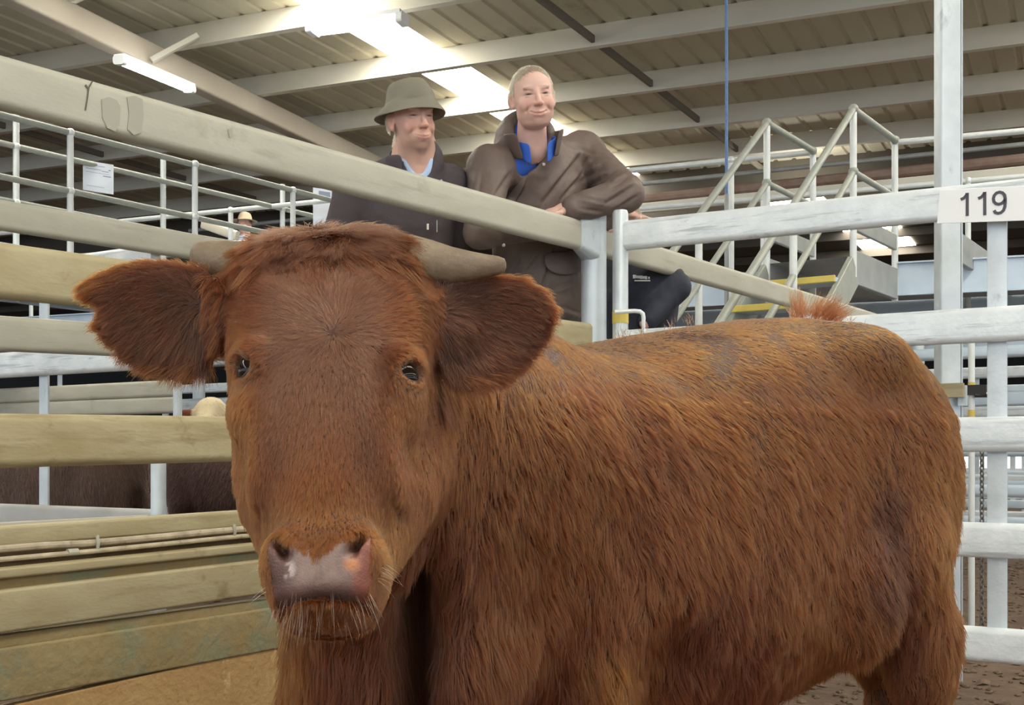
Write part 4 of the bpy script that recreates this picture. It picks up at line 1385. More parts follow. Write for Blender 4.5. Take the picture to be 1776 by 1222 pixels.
# ------------------------------------------------ density
view = nrm_(cam0 - CV)
T_ = np.concatenate([CQ[:, [0, 1, 2]], CQ[:, [0, 2, 3]]])
cr2 = np.cross(CV[T_[:, 1]] - CV[T_[:, 0]], CV[T_[:, 2]] - CV[T_[:, 0]])
VNs = np.zeros_like(CV)
for k in range(3): np.add.at(VNs, T_[:, k], cr2)
VNs = nrm_(VNs)
facing = (view * VNs).sum(1)
vis = np.where(facing > -.35, 1.0, .22)
eyed = np.minimum(np.linalg.norm(CV - EYW[-1], axis=1), np.linalg.norm(CV - EYW[1], axis=1))
bare = np.maximum(pm, np.clip((.0178 - eyed) / .003, 0, 1))
is_ear = mL | mR
headv = (HF0.R @ (CV - HF0.o).T).T
is_head = (headv[:, 1] > -.08) & (headv[:, 1] < .50) & (np.abs(headv[:, 0]) < .145) & (headv[:, 2] > -.235) & ~is_ear
# soft seam between head and neck coat
PAL = np.array(((.064, .0122, .0026), (.118, .0290, .0040), (.021, .0060, .0026), (.200, .065, .0090)))   # red brown, orange brown, dark, tan


def colour_mix(Pn, tan, darkness, rg=rng, spread=.16):
    n1 = blur_noise(Pn, 9, 11); n2 = blur_noise(Pn, 38, 12); n3 = blur_noise(Pn, 3.2, 13)
    a = np.clip(.40 + .38 * n1 + .34 * n2 + .35 * n3 + tan + rg.normal(0, .13, len(Pn)), 0, 1)[:, None]
    c = PAL[0] * (1 - a) + PAL[1] * a
    t2 = np.clip(tan + rg.normal(0, .12, len(Pn)), 0, 1)[:, None]
    c = c * (1 - t2) + PAL[3] * t2
    d = np.clip(darkness + .26 * n2 + .18 * n1 + rg.normal(0, .12, len(Pn)), 0, 1)[:, None]
    c = c * (1 - d) + PAL[2] * d
    return c * np.exp(rg.normal(0, spread, len(Pn)))[:, None]


# ------------------------------------------------ body coat
NB = 280000
wB = vis * (~is_head) * (~is_ear) * (CV[:, 2] > .02)
wB = wB * np.where(CV[:, 2] < .30, .3, 1.0) * np.where(CV[:, 2] > .98, 1.7, 1.0)
Pb, Nb = sample_surface(CV, CQ, NB, wB)
px_, py_ = projected(Pb)
head_dir = np.array((_hx, _hy, 0))
n1 = blur_noise(Pb, 4.5, 21); n2 = blur_noise(Pb, 16, 22); n3 = blur_noise(Pb, 55, 23)
up = np.clip((Pb[:, 2] - .80) / .35, 0, 1)
# hair runs back and down on the ribs, straight down on the lower flank and shoulder
back = np.clip(.25 + .75 * up, 0, 1) * np.clip((px_ - 820) / 300, 0, 1)
wob = (.55 * n1 + .42 * n2 + .30 * n3)
Db = -head_dir[None] * (back * 1.0 + wob * .8)[:, None] + np.array((0, 0, -1.0))[None] * (1.0 - .35 * back)[:, None]
Db = Db + np.cross(Nb, nrm_(Db)) * (.35 * n3 + rng.normal(0, .10, NB))[:, None]
Lb = (.024 + .014 * np.clip((.95 - Pb[:, 2]) / .3, 0, 1) + .008 * n2) * rng.uniform(.6, 1.25, NB)
Lb = np.where(Pb[:, 2] > 1.02, Lb * .75, Lb); Lb = np.where((Pb[:, 2] < .5) & (px_ > 1500), Lb * .6, Lb)
lift = np.radians((16 + 9 * rng.standard_normal(NB) + 8 * n2) * np.where(Pb[:, 2] > 1.0, .6, 1.0))
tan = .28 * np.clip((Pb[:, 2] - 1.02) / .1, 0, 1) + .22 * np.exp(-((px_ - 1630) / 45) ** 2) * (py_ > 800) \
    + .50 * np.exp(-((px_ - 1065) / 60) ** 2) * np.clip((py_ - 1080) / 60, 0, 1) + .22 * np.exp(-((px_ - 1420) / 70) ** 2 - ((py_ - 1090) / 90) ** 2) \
    + .40 * np.exp(-((px_ - 510) / 28) ** 2) * (py_ > 1040) + .15 * np.exp(-((px_ - 1290 - (py_ - 690) * .8) / 40) ** 2) * (np.abs(py_ - 700) < 90)  # orange legs and edges; light on back top and rib contour painted in
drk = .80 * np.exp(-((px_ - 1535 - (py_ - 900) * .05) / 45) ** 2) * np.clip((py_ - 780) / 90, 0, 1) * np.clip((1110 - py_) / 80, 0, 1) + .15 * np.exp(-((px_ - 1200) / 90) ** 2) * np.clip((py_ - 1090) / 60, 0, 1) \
    + .22 * np.clip((1000 - px_) / 200, 0, 1) * np.clip((py_ - 780) / 200, 0, 1)  # dirty thigh; shadow under the belly painted in; darker low chest
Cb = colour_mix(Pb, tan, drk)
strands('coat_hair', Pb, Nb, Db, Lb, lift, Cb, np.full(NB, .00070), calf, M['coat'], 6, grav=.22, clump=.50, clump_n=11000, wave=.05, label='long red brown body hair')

# ------------------------------------------------ head coat
NH = 260000
wH = vis * is_head * (1 - bare) * (1 + .8 * (headv[:, 2] > -.06))
Ph, Nh = sample_surface(CV, CQ, NH, wH)
u, v, w = hloc(Ph)
n1 = blur_noise(Ph, 22, 31); n2 = blur_noise(Ph, 60, 32); n3 = blur_noise(Ph, 130, 33)
U_, V_, W_ = HF0.R
wu, wv = .012, .150           # whorl on the forehead
ru, rv = u - wu, (v - wv)
rr = np.sqrt(ru ** 2 + rv ** 2) + 1e-6
dn_ = np.clip((v - wv - .01) / .10, 0, 1)
du = ru / rr * (1 - .65 * dn_) + .15 * n1; dv = rv / rr * (1 - dn_) + dn_ * 1.0
dv = np.where(v < wv, dv * .6 - .1, dv)
up_ = np.clip((.055 - v) / .05, 0, 1)                 # poll: falls forward and to the sides
du = du * (1 - up_) + up_ * (np.clip(u / .05, -1, 1) * .7 + 1.1 * n1 + .8 * n2); dv = dv * (1 - up_) + up_ * (.75 + .9 * n2)
Dh = U_[None] * (du + .22 * n2)[:, None] + V_[None] * (dv + .15 * n3)[:, None]
sidef = np.clip((np.abs(u) - .095) / .02, 0, 1)
Dh = Dh * (1 - .6 * sidef)[:, None] + (V_[None] * .9 - W_[None] * .3) * (.6 * sidef)[:, None]
Lh = .0115 + .006 * np.clip((.20 - v) / .08, 0, 1) + .026 * np.clip((.050 - v) / .06, 0, 1) ** 1.2 + .010 * np.clip((-w - .12) / .05, 0, 1)
Lh = np.where(v > .40, .0095, Lh) * rng.uniform(.6, 1.25, NH)
eyd = np.minimum(np.linalg.norm(Ph - EYW[-1], axis=1), np.linalg.norm(Ph - EYW[1], axis=1))
Lh = np.where(eyd < .026, np.minimum(Lh, .0060), Lh)
lift = np.radians(14 + 6 * rng.standard_normal(NH) + 10 * n2 * np.clip((.2 - v) / .1, 0, 1) + 4 * up_)
ax_, ay_ = projected(Ph)
tan = .30 * np.exp(-((v - .405) / .035) ** 2) + .30 * np.exp(-((np.abs(u) - .088) / .022) ** 2 - ((v - .245) / .04) ** 2) + .12 * np.clip((u - .02) / .05, 0, 1) * np.clip((v - .25) / .1, 0, 1) \
    + .25 * np.clip((np.abs(u) - .058) / .01, 0, 1) * (v > .40) + .15 * (v > .22) * np.exp(-(u / .03) ** 2)
drk = .22 * np.clip((.15 - v) / .1, 0, 1) + .40 * np.exp(-((np.abs(u + .002) - .050) / .018) ** 2 - ((v - .305) / .05) ** 2) + .32 * np.exp(-((np.abs(u) - .068) / .010) ** 2 - ((v - .225) / .03) ** 2) \
    + .35 * np.exp(-(u / .018) ** 2 - ((v - .418) / .009) ** 2)  # tear-crease shade painted in, with the darker forehead and nose patches
Ch = colour_mix(Ph, tan, drk, spread=.13)
grey = np.array((.125, .062, .040))  # grey sheen of the forehead painted into the hair colour
gm = (.45 * np.clip((.34 - v) / .12, 0, 1) * np.clip((.075 - np.abs(u)) / .03, 0, 1))[:, None]
Ch = Ch * (1 - gm) + grey * gm * np.exp(rng.normal(0, .15, NH))[:, None]
strands('face_hair', Ph, Nh, Dh, Lh, lift, Ch, np.full(NH, .00046), calf, M['coat'], 5, grav=.10, clump=.50, clump_n=9000, wave=.06, label='short brown face hair')

# curly forelock over the poll
NP_ = 3600
wP = is_head * (headv[:, 1] < .030) * (headv[:, 2] > -.14) * (np.abs(headv[:, 0]) < .085)
Pp, Np = sample_surface(CV, CQ, NP_, wP.astype(float))
u, v, w = hloc(Pp)
n1 = blur_noise(Pp, 16, 41); n2 = blur_noise(Pp, 34, 42)
Dp = U_[None] * (np.clip(u / .045 + .8 * n1, -1, 1) * .9 + .8 * n1)[:, None] + V_[None] * (.7 + .8 * n2)[:, None]
Lp = rng.uniform(.03, .060, NP_)
Cp = colour_mix(Pp, 0 * u, .18 + 0 * u) * .95
strands('forelock', Pp, Np, Dp, Lp, np.radians(rng.uniform(4, 22, NP_)), Cp, np.full(NP_, .00042), calf, M['coat'], 9, grav=.35, clump=.85, clump_n=150, wave=.10, label='long curly hair on the poll')

# ------------------------------------------------ ears
NE = 60000
wE = is_ear.astype(float)
Pe, Ne = sample_surface(CV, CQ, NE, wE)
mL2, mR2, a, b_ = ear_mask(Pe)
onL = np.linalg.norm(Pe - frL.o, axis=1) < np.linalg.norm(Pe - frR.o, axis=1)
cL = frL.w((.07, .0, 0)); cR = frR.w((-.08, .0, 0))
De = np.where(onL[:, None], Pe - cL, Pe - cR)
De = nrm_(De) + np.array((0, 0, -.28))[None]
loc0 = np.where(onL, a[:, 0], b_[:, 0]); loc1 = np.where(onL, a[:, 1], b_[:, 1])
rim = np.clip((np.sqrt((loc0 / .105) ** 2 + (loc1 / .075) ** 2) - .62) / .3, 0, 1)
edge_low = np.clip((-loc1 - .02) / .05, 0, 1)
Le = (.013 + .010 * rim + .012 * edge_low + .008 * (1 - rim)) * rng.uniform(.55, 1.3, NE)
base_ = np.clip(1 - np.abs(np.where(onL, .075 - a[:, 0], b_[:, 0] + .075)) / .07, 0, 1)
drk = .52 + .35 * base_ - .50 * rim * (1 - base_)
tan = .15 * rim
Ce = colour_mix(Pe, tan, drk)
front = (Ne[:, 1] < 0)
Ce = np.where((front & (rim < .5))[:, None], Ce * .85, Ce)
strands('ear_hair', Pe, Ne, De, Le, np.radians(14 + 9 * rng.standard_normal(NE)), Ce, np.full(NE, .00040), calf, M['coat'], 6, grav=.18, clump=.55, clump_n=3200, wave=.08, label='dark brown ear hair')

# ------------------------------------------------ tail-head tuft, whiskers, lashes
def tuft(name, pts_dirs, n, L, spread, rad, colour, label=None, grav=.1, clump=.0, cn=1, npt=7, root=.01, parent=calf, material=None, wave=.05):
    Pp, Dd, Ll = [], [], []
    for (p, d, w_) in pts_dirs:
        k = max(1, int(n * w_))
        Pp.append(np.array(p)[None] + rng.normal(0, root, (k, 3))); Dd.append(nrm_(np.array(d)[None] + rng.normal(0, spread, (k, 3)))); Ll.append(rng.uniform(L[0], L[1], k))
    Pp, Dd, Ll = np.concatenate(Pp), np.concatenate(Dd), np.concatenate(Ll)
    N = len(Pp); per = np.cross(Dd, rng.normal(0, 1, (N, 3))); per = nrm_(per)
    C = np.array(colour)[None] * np.exp(rng.normal(0, .2, N))[:, None]
    return strands(name, Pp, per, Dd, Ll, np.zeros(N), C, np.full(N, rad), parent, material or M['coat'], npt, grav=grav, clump=clump, clump_n=cn, wave=wave, label=label)


tf = []
for (px, py, d, dx, dz, w_) in ((1384, 545, 2.36, -.25, 1.0, .16), (1392, 543, 2.36, .0, 1.0, .10), (1412, 545, 2.38, .35, .8, .22), (1428, 545, 2.40, .55, .9, .28), (1440, 550, 2.40, .75, .6, .24)):
    tf.append((tuple(P(px, py + 4, d)), (dx, .1, dz), w_))
tuft('tail_tuft', tf, 620, (.03, .066), .13, .00048, (.10, .026, .008), 'tufted hair standing on the tail head', grav=.10, clump=.95, cn=16, root=.009)
sp_ = []
for (px, py) in ((1075, 583), (1085, 582), (1472, 556), (1496, 568), (1515, 580), (1535, 592), (1555, 606), (1115, 578), (1400, 540), (1200, 558), (1165, 566)):
    sp_.append((tuple(P(px, py + 5, 2.05 if px < 1300 else 2.45)), (.2 if px > 1300 else -.2, 0, 1.0), 1 / 11))
tuft('stray_hair', sp_, 200, (.010, .024), .35, .0004, (.09, .03, .012), 'stray hairs standing on the back line', clump=.5, cn=40, root=.006)
# whiskers on the lips and chin
M['whisker'] = coat_material('whisker_hair', .3)
wp = []
for i in range(34):
    uu = rng.uniform(-.050, .055); vv = rng.uniform(.474, .498); ww = -.005 - abs(uu) * .5 + rng.uniform(-.02, .0) - max(0, vv - .485) * 2
    wp.append((tuple(HF.w((uu, vv, ww))), tuple(U_ * (uu * 9 + .1) + V_ * .9 + W_ * .25), 1 / 34))
for i in range(10):
    sd = 1 if i % 5 else -1
    wp.append((tuple(HF.w((sd * .056, rng.uniform(.44, .48), -.03))), tuple(U_ * sd * 1.0 + V_ * .35 + W_ * .1), 1 / 60))
tuft('whiskers', wp, 120, (.014, .040), .16, .00028, (.16, .10, .07), 'pale whiskers on the lips and chin', grav=.35, npt=7, root=.003, material=M['whisker'], wave=.03)
lp_ = []
for sd in (-1, 1):
    ec, ER = EYE[sd]; t_, v_, n_ = ER
    for k in range(9):
        a = math.pi * (k + .5) / 9
        q = ec + t_ * (.0160 * math.cos(a)) + v_ * (-.0140 * math.sin(a) / VS) + n_ * .007
        lp_.append((tuple(HF.w(q)), tuple((n_ * .8 + v_ * -.35 + t_ * .2 * math.cos(a)) @ HF0.R), 1 / 18))
tuft('eyelashes', lp_, 190, (.010, .018), .10, .00022, (.10, .05, .03), 'brown eyelashes', grav=.25, npt=5, root=.0012, wave=.0)
# tail switch
tuft('tail_hair', [(tuple(sp(0, 0, .47) + np.array((.01, .03, 0))), (0, .05, -1), 1.0)], 500, (.12, .26), .10, .0006, (.12, .04, .015), 'dark hair of the tail switch', grav=.2, root=.012)
# ================================================================ THE PEOPLE
M['skin'] = mat('skin', (0.6, 0.35, 0.28), 0.5)
for nm in ('skin',):
    nt = M[nm].node_tree; b = nt.nodes['Principled BSDF']
    at = nt.nodes.new('ShaderNodeAttribute'); at.attribute_name = 'skin_colour'
    nt.links.new(at.outputs['Color'], b.inputs['Base Color'])
    b.inputs['Subsurface Weight'].default_value = 0.12
    b.inputs['Subsurface Radius'].default_value = (.01, .004, .002)
M['coat_brown'] = mat('brown_oilskin', (0.135, 0.098, 0.083), 0.6, 0, .2, 9, (0.165, 0.122, 0.104), .12, 160, spots=[((0.115, 0.078, 0.060), 6, .60, (1, 1, 1))])
M['fleece'] = mat('charcoal_fleece', (0.080, 0.066, 0.074), 0.9, 0, .2, 14, (0.098, 0.082, 0.090), .3, 300)
M['navy'] = mat('navy_jacket_cloth', (0.020, 0.024, 0.040), 0.75, 0, .2, 9, (0.028, 0.033, 0.054))
M['shirt_blue'] = mat('bright_blue_shirt', (0.035, 0.13, 0.62), 0.7, 0, .2, 12, (0.05, 0.17, 0.70), .1, 200)
M['shirt_pale'] = mat('pale_blue_shirt', (0.42, 0.60, 0.88), 0.75, 0, .2, 12, (0.52, 0.68, 0.92), .1, 200)
M['hat_cloth'] = mat('olive_grey_hat_cloth', (0.215, 0.198, 0.150), 0.9, 0, .2, 9, (0.26, 0.24, 0.185), .3, 250)
M['hat_tan'] = mat('tan_hat_felt', (0.62, 0.50, 0.34), 0.85)
M['trouser'] = mat('dark_trouser_cloth', (0.05, 0.045, 0.045), 0.85)
M['boot'] = mat('brown_boot_leather', (0.06, 0.035, 0.02), 0.5)
M['teeth'] = mat('teeth', (0.80, 0.74, 0.66), 0.3)
M['button'] = mat('pale_snap_button', (0.62, 0.56, 0.52), 0.4, .3)
M['hair_mat'] = coat_material('person_hair', .4)


class SFrame:
    """scaled head frame: u to the image right, v up, w out of the face; su widens or narrows the head"""
    def __init__(s, o, yaw, pitch, roll, sc, su=1.0):
        R = rotm('Z', yaw) @ rotm('X', pitch) @ rotm('Y', roll)
        s.F = Frame(o, [R[:, 0], R[:, 2], -R[:, 1]]); s.s = sc; s.k = np.array((sc * su, sc, sc))

    def w(s, p): return s.F.w(np.array(p, float) * s.k)
    def ell(s, c, r, R=None): return s.F.ell(np.array(c, float) * s.k, np.array(r, float) * s.k, R)
    def cone(s, a, b, r0, r1=None): return s.F.cone(np.array(a, float) * s.k, np.array(b, float) * s.k, r0 * s.s, (r0 if r1 is None else r1) * s.s)
    def loc(s, P_): return ((P_ - s.F.o) @ s.F.R.T) / s.k


def head_sdf(Fd, H, jowl=0.0, thin=0.0, grin=0.0):
    Fd.u(H.ell((0, .035, -.012), (.076, .088, .098)), .01)
    Fd.u(H.ell((0, -.024, .016), (.064 - thin * .005 + jowl * .005, .077, .073)), .025)
    Fd.u(H.ell((0, -.066, .022), (.051 + jowl * .014 - thin * .005, .034, .050)), .025)
    Fd.u(H.ell((0, -.093, .060), (.021, .013, .014)), .016)
    if jowl: Fd.u(H.ell((0, -.094, .018), (.052, .026, .044)), .025)
    for sd in (-1, 1):
        Fd.u(H.ell((sd * (.040 - thin * .003), -.030, .058 - thin * .003), (.024 - thin * .003, .024, .022)), .018)               # cheek
        Fd.u(H.ell((sd * .030, .030, .076), (.020, .0075, .011), rotm('Z', sd * -8)), .010)      # brow
        Fd.cut(H.ell((sd * .031, .011, .092), (.016, .0085, .012)), .010)              # socket
        Fd.u(H.ell((sd * .031, .0135, .0715), (.0135, .0075, .0125)), .004)            # upper lid
        Fd.u(H.ell((sd * .031, .0015, .0720), (.0150, .0065, .0115)), .004)            # lower lid
        Fd.cut(H.ell((sd * .031, .0070, .086), (.0125, .0016, .010), rotm('Z', sd * -6)), .003)
        Fd.u(H.ell((sd * .0125, -.031, .094), (.0085, .0075, .011)), .006)             # nostril wing
        Fd.cut(H.ell((sd * .0070, -.0395, .103), (.0042, .0035, .006)), .003)
        Fd.cut(H.cone((sd * .021, -.033, .096), (sd * .0445, -.055, .070), .0040, .0034), .010)    # smile fold
        # ear
        er = rotm('Y', sd * 22)
        Fd.u(H.ell((sd * .079, -.002, -.012), (.0065, .033, .019), er), .006)
        Fd.u(H.ell((sd * .078, -.030, -.004), (.007, .010, .009), er), .006)
        Fd.cut(H.ell((sd * .086, .004, -.006), (.006, .020, .010), er), .004)
        Fd.cut(H.ell((sd * .058, -.02, .04 + .08), (.02, .05, .03)), .03)
    Fd.u(H.cone((0, .020, .083), (0, -.027, .105), .0070, .0102), .009)
    Fd.u(H.ell((0, -.029, .104), (.0105, .0088, .010)), .006)
    # mouth: lips around a curved opening
    ups = [(-.031, -.0565, .0735), (-.018, -.0600, .0865), (0, -.0615, .0920), (.018, -.0600, .0865), (.031, -.0565, .0735)]
    lo = [(-.030, -.0590, .0735), (-.018, -.0675 - grin * .004, .0850), (0, -.0705 - grin * .005, .0890), (.018, -.0675 - grin * .004, .0850), (.030, -.0590, .0735)]
    Fd.u(H.ell((0, -.068, .062), (.034, .022, .028)), .015)
    for a in (ups, lo):
        for i in range(4): Fd.u(H.cone(a[i], a[i + 1], .0036), .004)
    mid = [tuple((np.array(p) + np.array(q)) / 2 + np.array((0, 0, .004))) for p, q in zip(ups, lo)]
    for i in range(4): Fd.cut(H.cone(mid[i], mid[i + 1], .0016 + grin * .0022), .002)
    Fd.cut(H.ell((0, -.087, .088), (.020, .004, .006)), .008)


def head_colours(Vv, H, C, skin=(.62, .36, .29), flush=(.62, .24, .19), brow=(.42, .33, .26), scalp=None, hairline=None, stub=0.0):
    q = H.loc(Vv); u, v, w = q[:, 0], q[:, 1], q[:, 2]
    inh = (np.abs(u) < .11) & (v > -.16) & (v < .16) & (np.abs(w) < .14)
    c = np.tile(np.array(skin), (len(Vv), 1)) * (1 + .05 * blur_noise(Vv, 60, 5)[:, None])

    def blend(mask, col):
        nonlocal c
        m = np.clip(mask, 0, 1)[:, None] * inh[:, None]
        c = c * (1 - m) + np.array(col) * m
    g = lambda cu, cv, su, sv: np.exp(-((np.abs(u) - cu) / su) ** 2 - ((v - cv) / sv) ** 2) * (w > .02)
    blend(.55 * g(.040, -.028, .020, .018), flush)
    blend(.55 * g(.0, -.030, .016, .014), flush)
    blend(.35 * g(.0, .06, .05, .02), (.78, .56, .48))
    blend(.75 * g(.0, -.067, .030, .0080) * (w > .07), (.52, .20, .17))
    blend(.55 * g(.030, .033, .019, .0045) * (w > .05), brow)
    blend(1.25 * g(.031, .0070, .0150, .0030) * (w > .05), (.05, .03, .025))
    blend(.5 * g(.040, -.048, .004, .016) * (w > .05), (.40, .17, .13))
    blend(.30 * g(.031, .013, .018, .006), (.42, .22, .18))
    blend(stub * np.exp(-((v + .095) / .03) ** 2) * (w > -.02), (.40, .24, .19))
    blend(.4 * np.clip((np.abs(u) - .074) / .006, 0, 1) * (np.abs(v) < .045), flush)
    if scalp is not None:
        blend(hairline(u, v, w).astype(float), scalp)
    C[inh] = c[inh]
    return C


def scalp_line(u, v, w):
    return (v > .088 - .040 * np.clip(-(w - .06) / .05, 0, 1) + .008 * np.cos(u * 60)) & (w > .02) & (v > .045) | (w <= .02) & (w > -.2) & (v > np.where(w > -.02, .022, -.055)) & ((np.abs(u) > .055) | (v > .04) | (w < -.02))


def person_body(name, label, H, bounds, torso, jowl=0, thin=0, grin=0, neck=None, hands=(), skin=(.62, .36, .29), scalp=(.30, .25, .19), stub=0.0, flush=(.62, .24, .19), res=.0029, hair=True, scalpf=scalp_line):
    (x0, x1), (y0, y1), (z0, z1) = bounds
    hc = H.F.o; r = .135 * H.s
    def ax(lo, hi, c):
        return axes(0, 0, [(lo, c - r, .012), (c - r, c + r, res), (c + r, hi, .012)])
    Fd = Field(ax(x0, x1, hc[0]), ax(y0, y1, hc[1]), axes(0, 0, [(z0, hc[2] - r * 1.0, .012), (hc[2] - r * 1.0, hc[2] + r * 1.02, res), (hc[2] + r * 1.02, z1, .012)]))
    head_sdf(Fd, H, jowl, thin, grin)
    for (p, k) in torso: Fd.u(p, k)
    for (p, k) in (neck or ()): Fd.u(p, k)
    for (p, k) in hands: Fd.u(p, k)
    Vv, Qq = Fd.mesh(1)
    Vv, Qq = keep_largest(Vv, Qq)
    o = mesh_obj(name, Vv, Qq, M['skin'])
    tag(o, label, 'person')
    C = np.tile(np.array(skin), (len(Vv), 1)) * (1 + .06 * blur_noise(Vv, 40, 6)[:, None])
    C = head_colours(Vv, H, C, skin=skin, flush=flush, scalp=scalp, hairline=scalpf, stub=stub)
    vcol(o, 'skin_colour', C)
    for sd in (-1, 1):
        MB().ball(H.w((sd * .031, .0075, .0655)), .0115 * H.s, 14).build('eye', M['eye'], o, angle=180)
    return o, Vv, Qq


def cloth(name, prims, cuts, mat_, parent, res=.008, noise=.004, seed=1, label=None, bounds=None, folds=(), ifolds=()):
    los = np.min([p[0][1] for p in prims], 0) - .03; his = np.max([p[0][2] for p in prims], 0) + .03
    Fd = Field(*[axes(0, 0, [(los[i], his[i], res)]) for i in range(3)])
    for (p, k) in prims: Fd.u(p, k)
    for (a, b, r_, k) in folds: Fd.u(cone(a, b, r_, r_ * .6), k)
    for (p, k) in cuts: Fd.cut(p, k)
    Vv, Qq = Fd.mesh(1); Vv, Qq = keep_largest(Vv, Qq, 2)
    T = np.concatenate([Qq[:, [0, 1, 2]], Qq[:, [0, 2, 3]]]); cr_ = np.cross(Vv[T[:, 1]] - Vv[T[:, 0]], Vv[T[:, 2]] - Vv[T[:, 0]])
    N = np.zeros_like(Vv)
    for k in range(3): np.add.at(N, T[:, k], cr_)
    N = nrm_(N)
    S_ = Vv * np.array((1, 1, .45))
    n_ = 1 - 2 * np.abs(blur_noise(S_ + .02 * blur_noise(Vv, 12, seed + 5)[:, None], 17, seed)) ** .8
    n2 = 1 - 2 * np.abs(blur_noise(Vv, 30, seed + 1))
    Vv = Vv + N * (noise * (.7 * n_ + .35 * n2))[:, None]
    for (p, q, w_, A) in ifolds:       # creases pressed into the cloth between two places on its front
        x, y = projected(Vv); ex, ey = q[0] - p[0], q[1] - p[1]; L2 = ex * ex + ey * ey
        t = np.clip(((x - p[0]) * ex + (y - p[1]) * ey) / L2, 0, 1)
        dx, dy = x - p[0] - t * ex, y - p[1] - t * ey
        dist = np.sqrt(dx * dx + dy * dy); sg = np.sign(ex * dy - ey * dx) * dist
        fr = np.clip(-N[:, 1] * 2, 0, 1) * (1 - .7 * np.abs(2 * t - 1) ** 2)
        Vv = Vv + N * (A * fr * (.7 * np.exp(-((sg - w_) / w_) ** 2) - np.exp(-((sg + w_ * .1) / (w_ * .6)) ** 2)))[:, None]
    o = mesh_obj(name, Vv, Qq, mat_, parent)
    if label: o['label'] = label
    return o


def ring_collar(name, H, mat_, parent, r0, r1, v0, v1, gap, front_drop=.0, depth=.9, thick=.004, cw=-.028, spread=.0, n=26, tipw=.0, label=None, ang0=0.0):
    """stand collar round the neck, open at the front; angles measured from the face direction"""
    rows = 4; pts = []
    for j in range(rows):
        t = j / (rows - 1)
        for i in range(n + 1):
            a = math.radians(ang0) + math.radians(gap) + (2 * math.pi - 2 * math.radians(gap)) * i / n
            fr = max(0, math.cos(a - math.radians(ang0)))
            r = r0 + (r1 - r0) * t + spread * fr * t
            v = v0 + (v1 - v0) * t - front_drop * fr ** 2 * (1 - t * .4) + tipw * fr ** 4 * t
            pts.append(H.w((r * math.sin(a), v, cw + depth * r * math.cos(a))))
    f = [(j * (n + 1) + i, j * (n + 1) + i + 1, (j + 1) * (n + 1) + i + 1, (j + 1) * (n + 1) + i) for j in range(rows - 1) for i in range(n)]
    mb = MB(); mb.add(pts, f)
    o = mb.build(name, mat_, parent, angle=60)
    m = o.modifiers.new('thickness', 'SOLIDIFY'); m.thickness = thick; m.offset = 0
    m = o.modifiers.new('soft', 'SUBSURF'); m.levels = 1; m.render_levels = 1
    if label: o['label'] = label
    return o


def scalp_hair(name, o, Vv, Qq, H, N, col, L=(.012, .024), f=scalp_line, down=.6, rad=.0006, lift=18, label=None):
    q = H.loc(Vv); m = f(q[:, 0], q[:, 1], q[:, 2]) & (np.abs(q[:, 0]) < .10) & (q[:, 1] > -.08) & (q[:, 1] < .15) & (np.abs(q[:, 2]) < .13)
    Pp, Nn = sample_surface(Vv, Qq, N, m.astype(float))
    lq = H.loc(Pp)
    U, Vx, Wx = H.F.R
    D = U[None] * (.55 + .4 * np.sign(lq[:, 0]))[:, None] * np.clip((lq[:, 1] - .05) / .05, 0, 1)[:, None] + Wx[None] * (.15 - .5 * (lq[:, 2] < .03))[:, None] - Vx[None] * (np.clip((.09 - lq[:, 1]) / .05, 0, 1) * 1.2)[:, None]
    D = D + .3 * np.stack([blur_noise(Pp, 40, 7), blur_noise(Pp, 40, 8), blur_noise(Pp, 40, 9)], 1)
    C = np.array(col)[None] * np.exp(rng.normal(0, .22, N))[:, None]
    return strands(name, Pp, Nn, D, rng.uniform(L[0], L[1], N), np.radians(lift + 6 * rng.standard_normal(N)), C, np.full(N, rad), o, M['hair_mat'], 5, grav=.1, clump=.4, clump_n=300, label=label)


def hand_prims(w0, dirv, up, s=1.0, curl=35, thumb=1):
    """relaxed hand from the wrist: palm, five unequal fingers"""
    d = np.array(dirv, float); d /= np.linalg.norm(d); u = np.array(up, float); u -= d * (u @ d); u /= np.linalg.norm(u); sdv = np.cross(d, u)
    w0 = np.array(w0, float); out = []
    palm = w0 + d * .052 * s
    out.append((ell(palm, (.050 * s, .016 * s, .040 * s), np.array([d, u, sdv])), .02))
    out.append((cone(w0 - d * .05, w0 + d * .02, .030 * s, .027 * s), .02))
    for i, (off, L, r) in enumerate(((-.030, .072, .0085), (-.010, .080, .009), (.010, .075, .0088), (.028, .060, .0078))):
        p = w0 + d * .092 * s + sdv * off * s; dd = d.copy(); Lr = L * s
        for k, fr in enumerate((.45, .32, .25)):
            a = math.radians(curl * (.6 + .4 * k) * (1 + .08 * i))
            dd = dd * math.cos(a) - u * math.sin(a); dd /= np.linalg.norm(dd)
            q = p + dd * Lr * fr
            out.append((cone(p, q, (r - .0008 * k) * s, (r - .0008 * (k + 1)) * s), .004)); p = q
    p = w0 + d * .03 * s - sdv * .030 * s * thumb
    q = p + (d * .6 - sdv * .7 * thumb) * .038 * s; out.append((cone(p, q, .012 * s, .010 * s), .012))
    out.append((cone(q, q + (d * .9 - sdv * .2 * thumb) * .030 * s, .010 * s, .008 * s), .005))
    return out


PLAT = .55
def legs_prims(hip, foot_l, foot_r, r=.085, toe=(0, -.10, 0)):
    out = []
    for f_, sx in ((foot_l, -.09), (foot_r, .09)):
        f_ = np.array(f_, float); h = np.array(hip, float) + np.array((sx, 0, 0)); k = (h + f_) / 2 + np.array((0, -.03, 0))
        out += [(cone(h, k, r, r * .72), .03), (cone(k, f_ + np.array((0, 0, .08)), r * .72, r * .5), .03)]
    return out


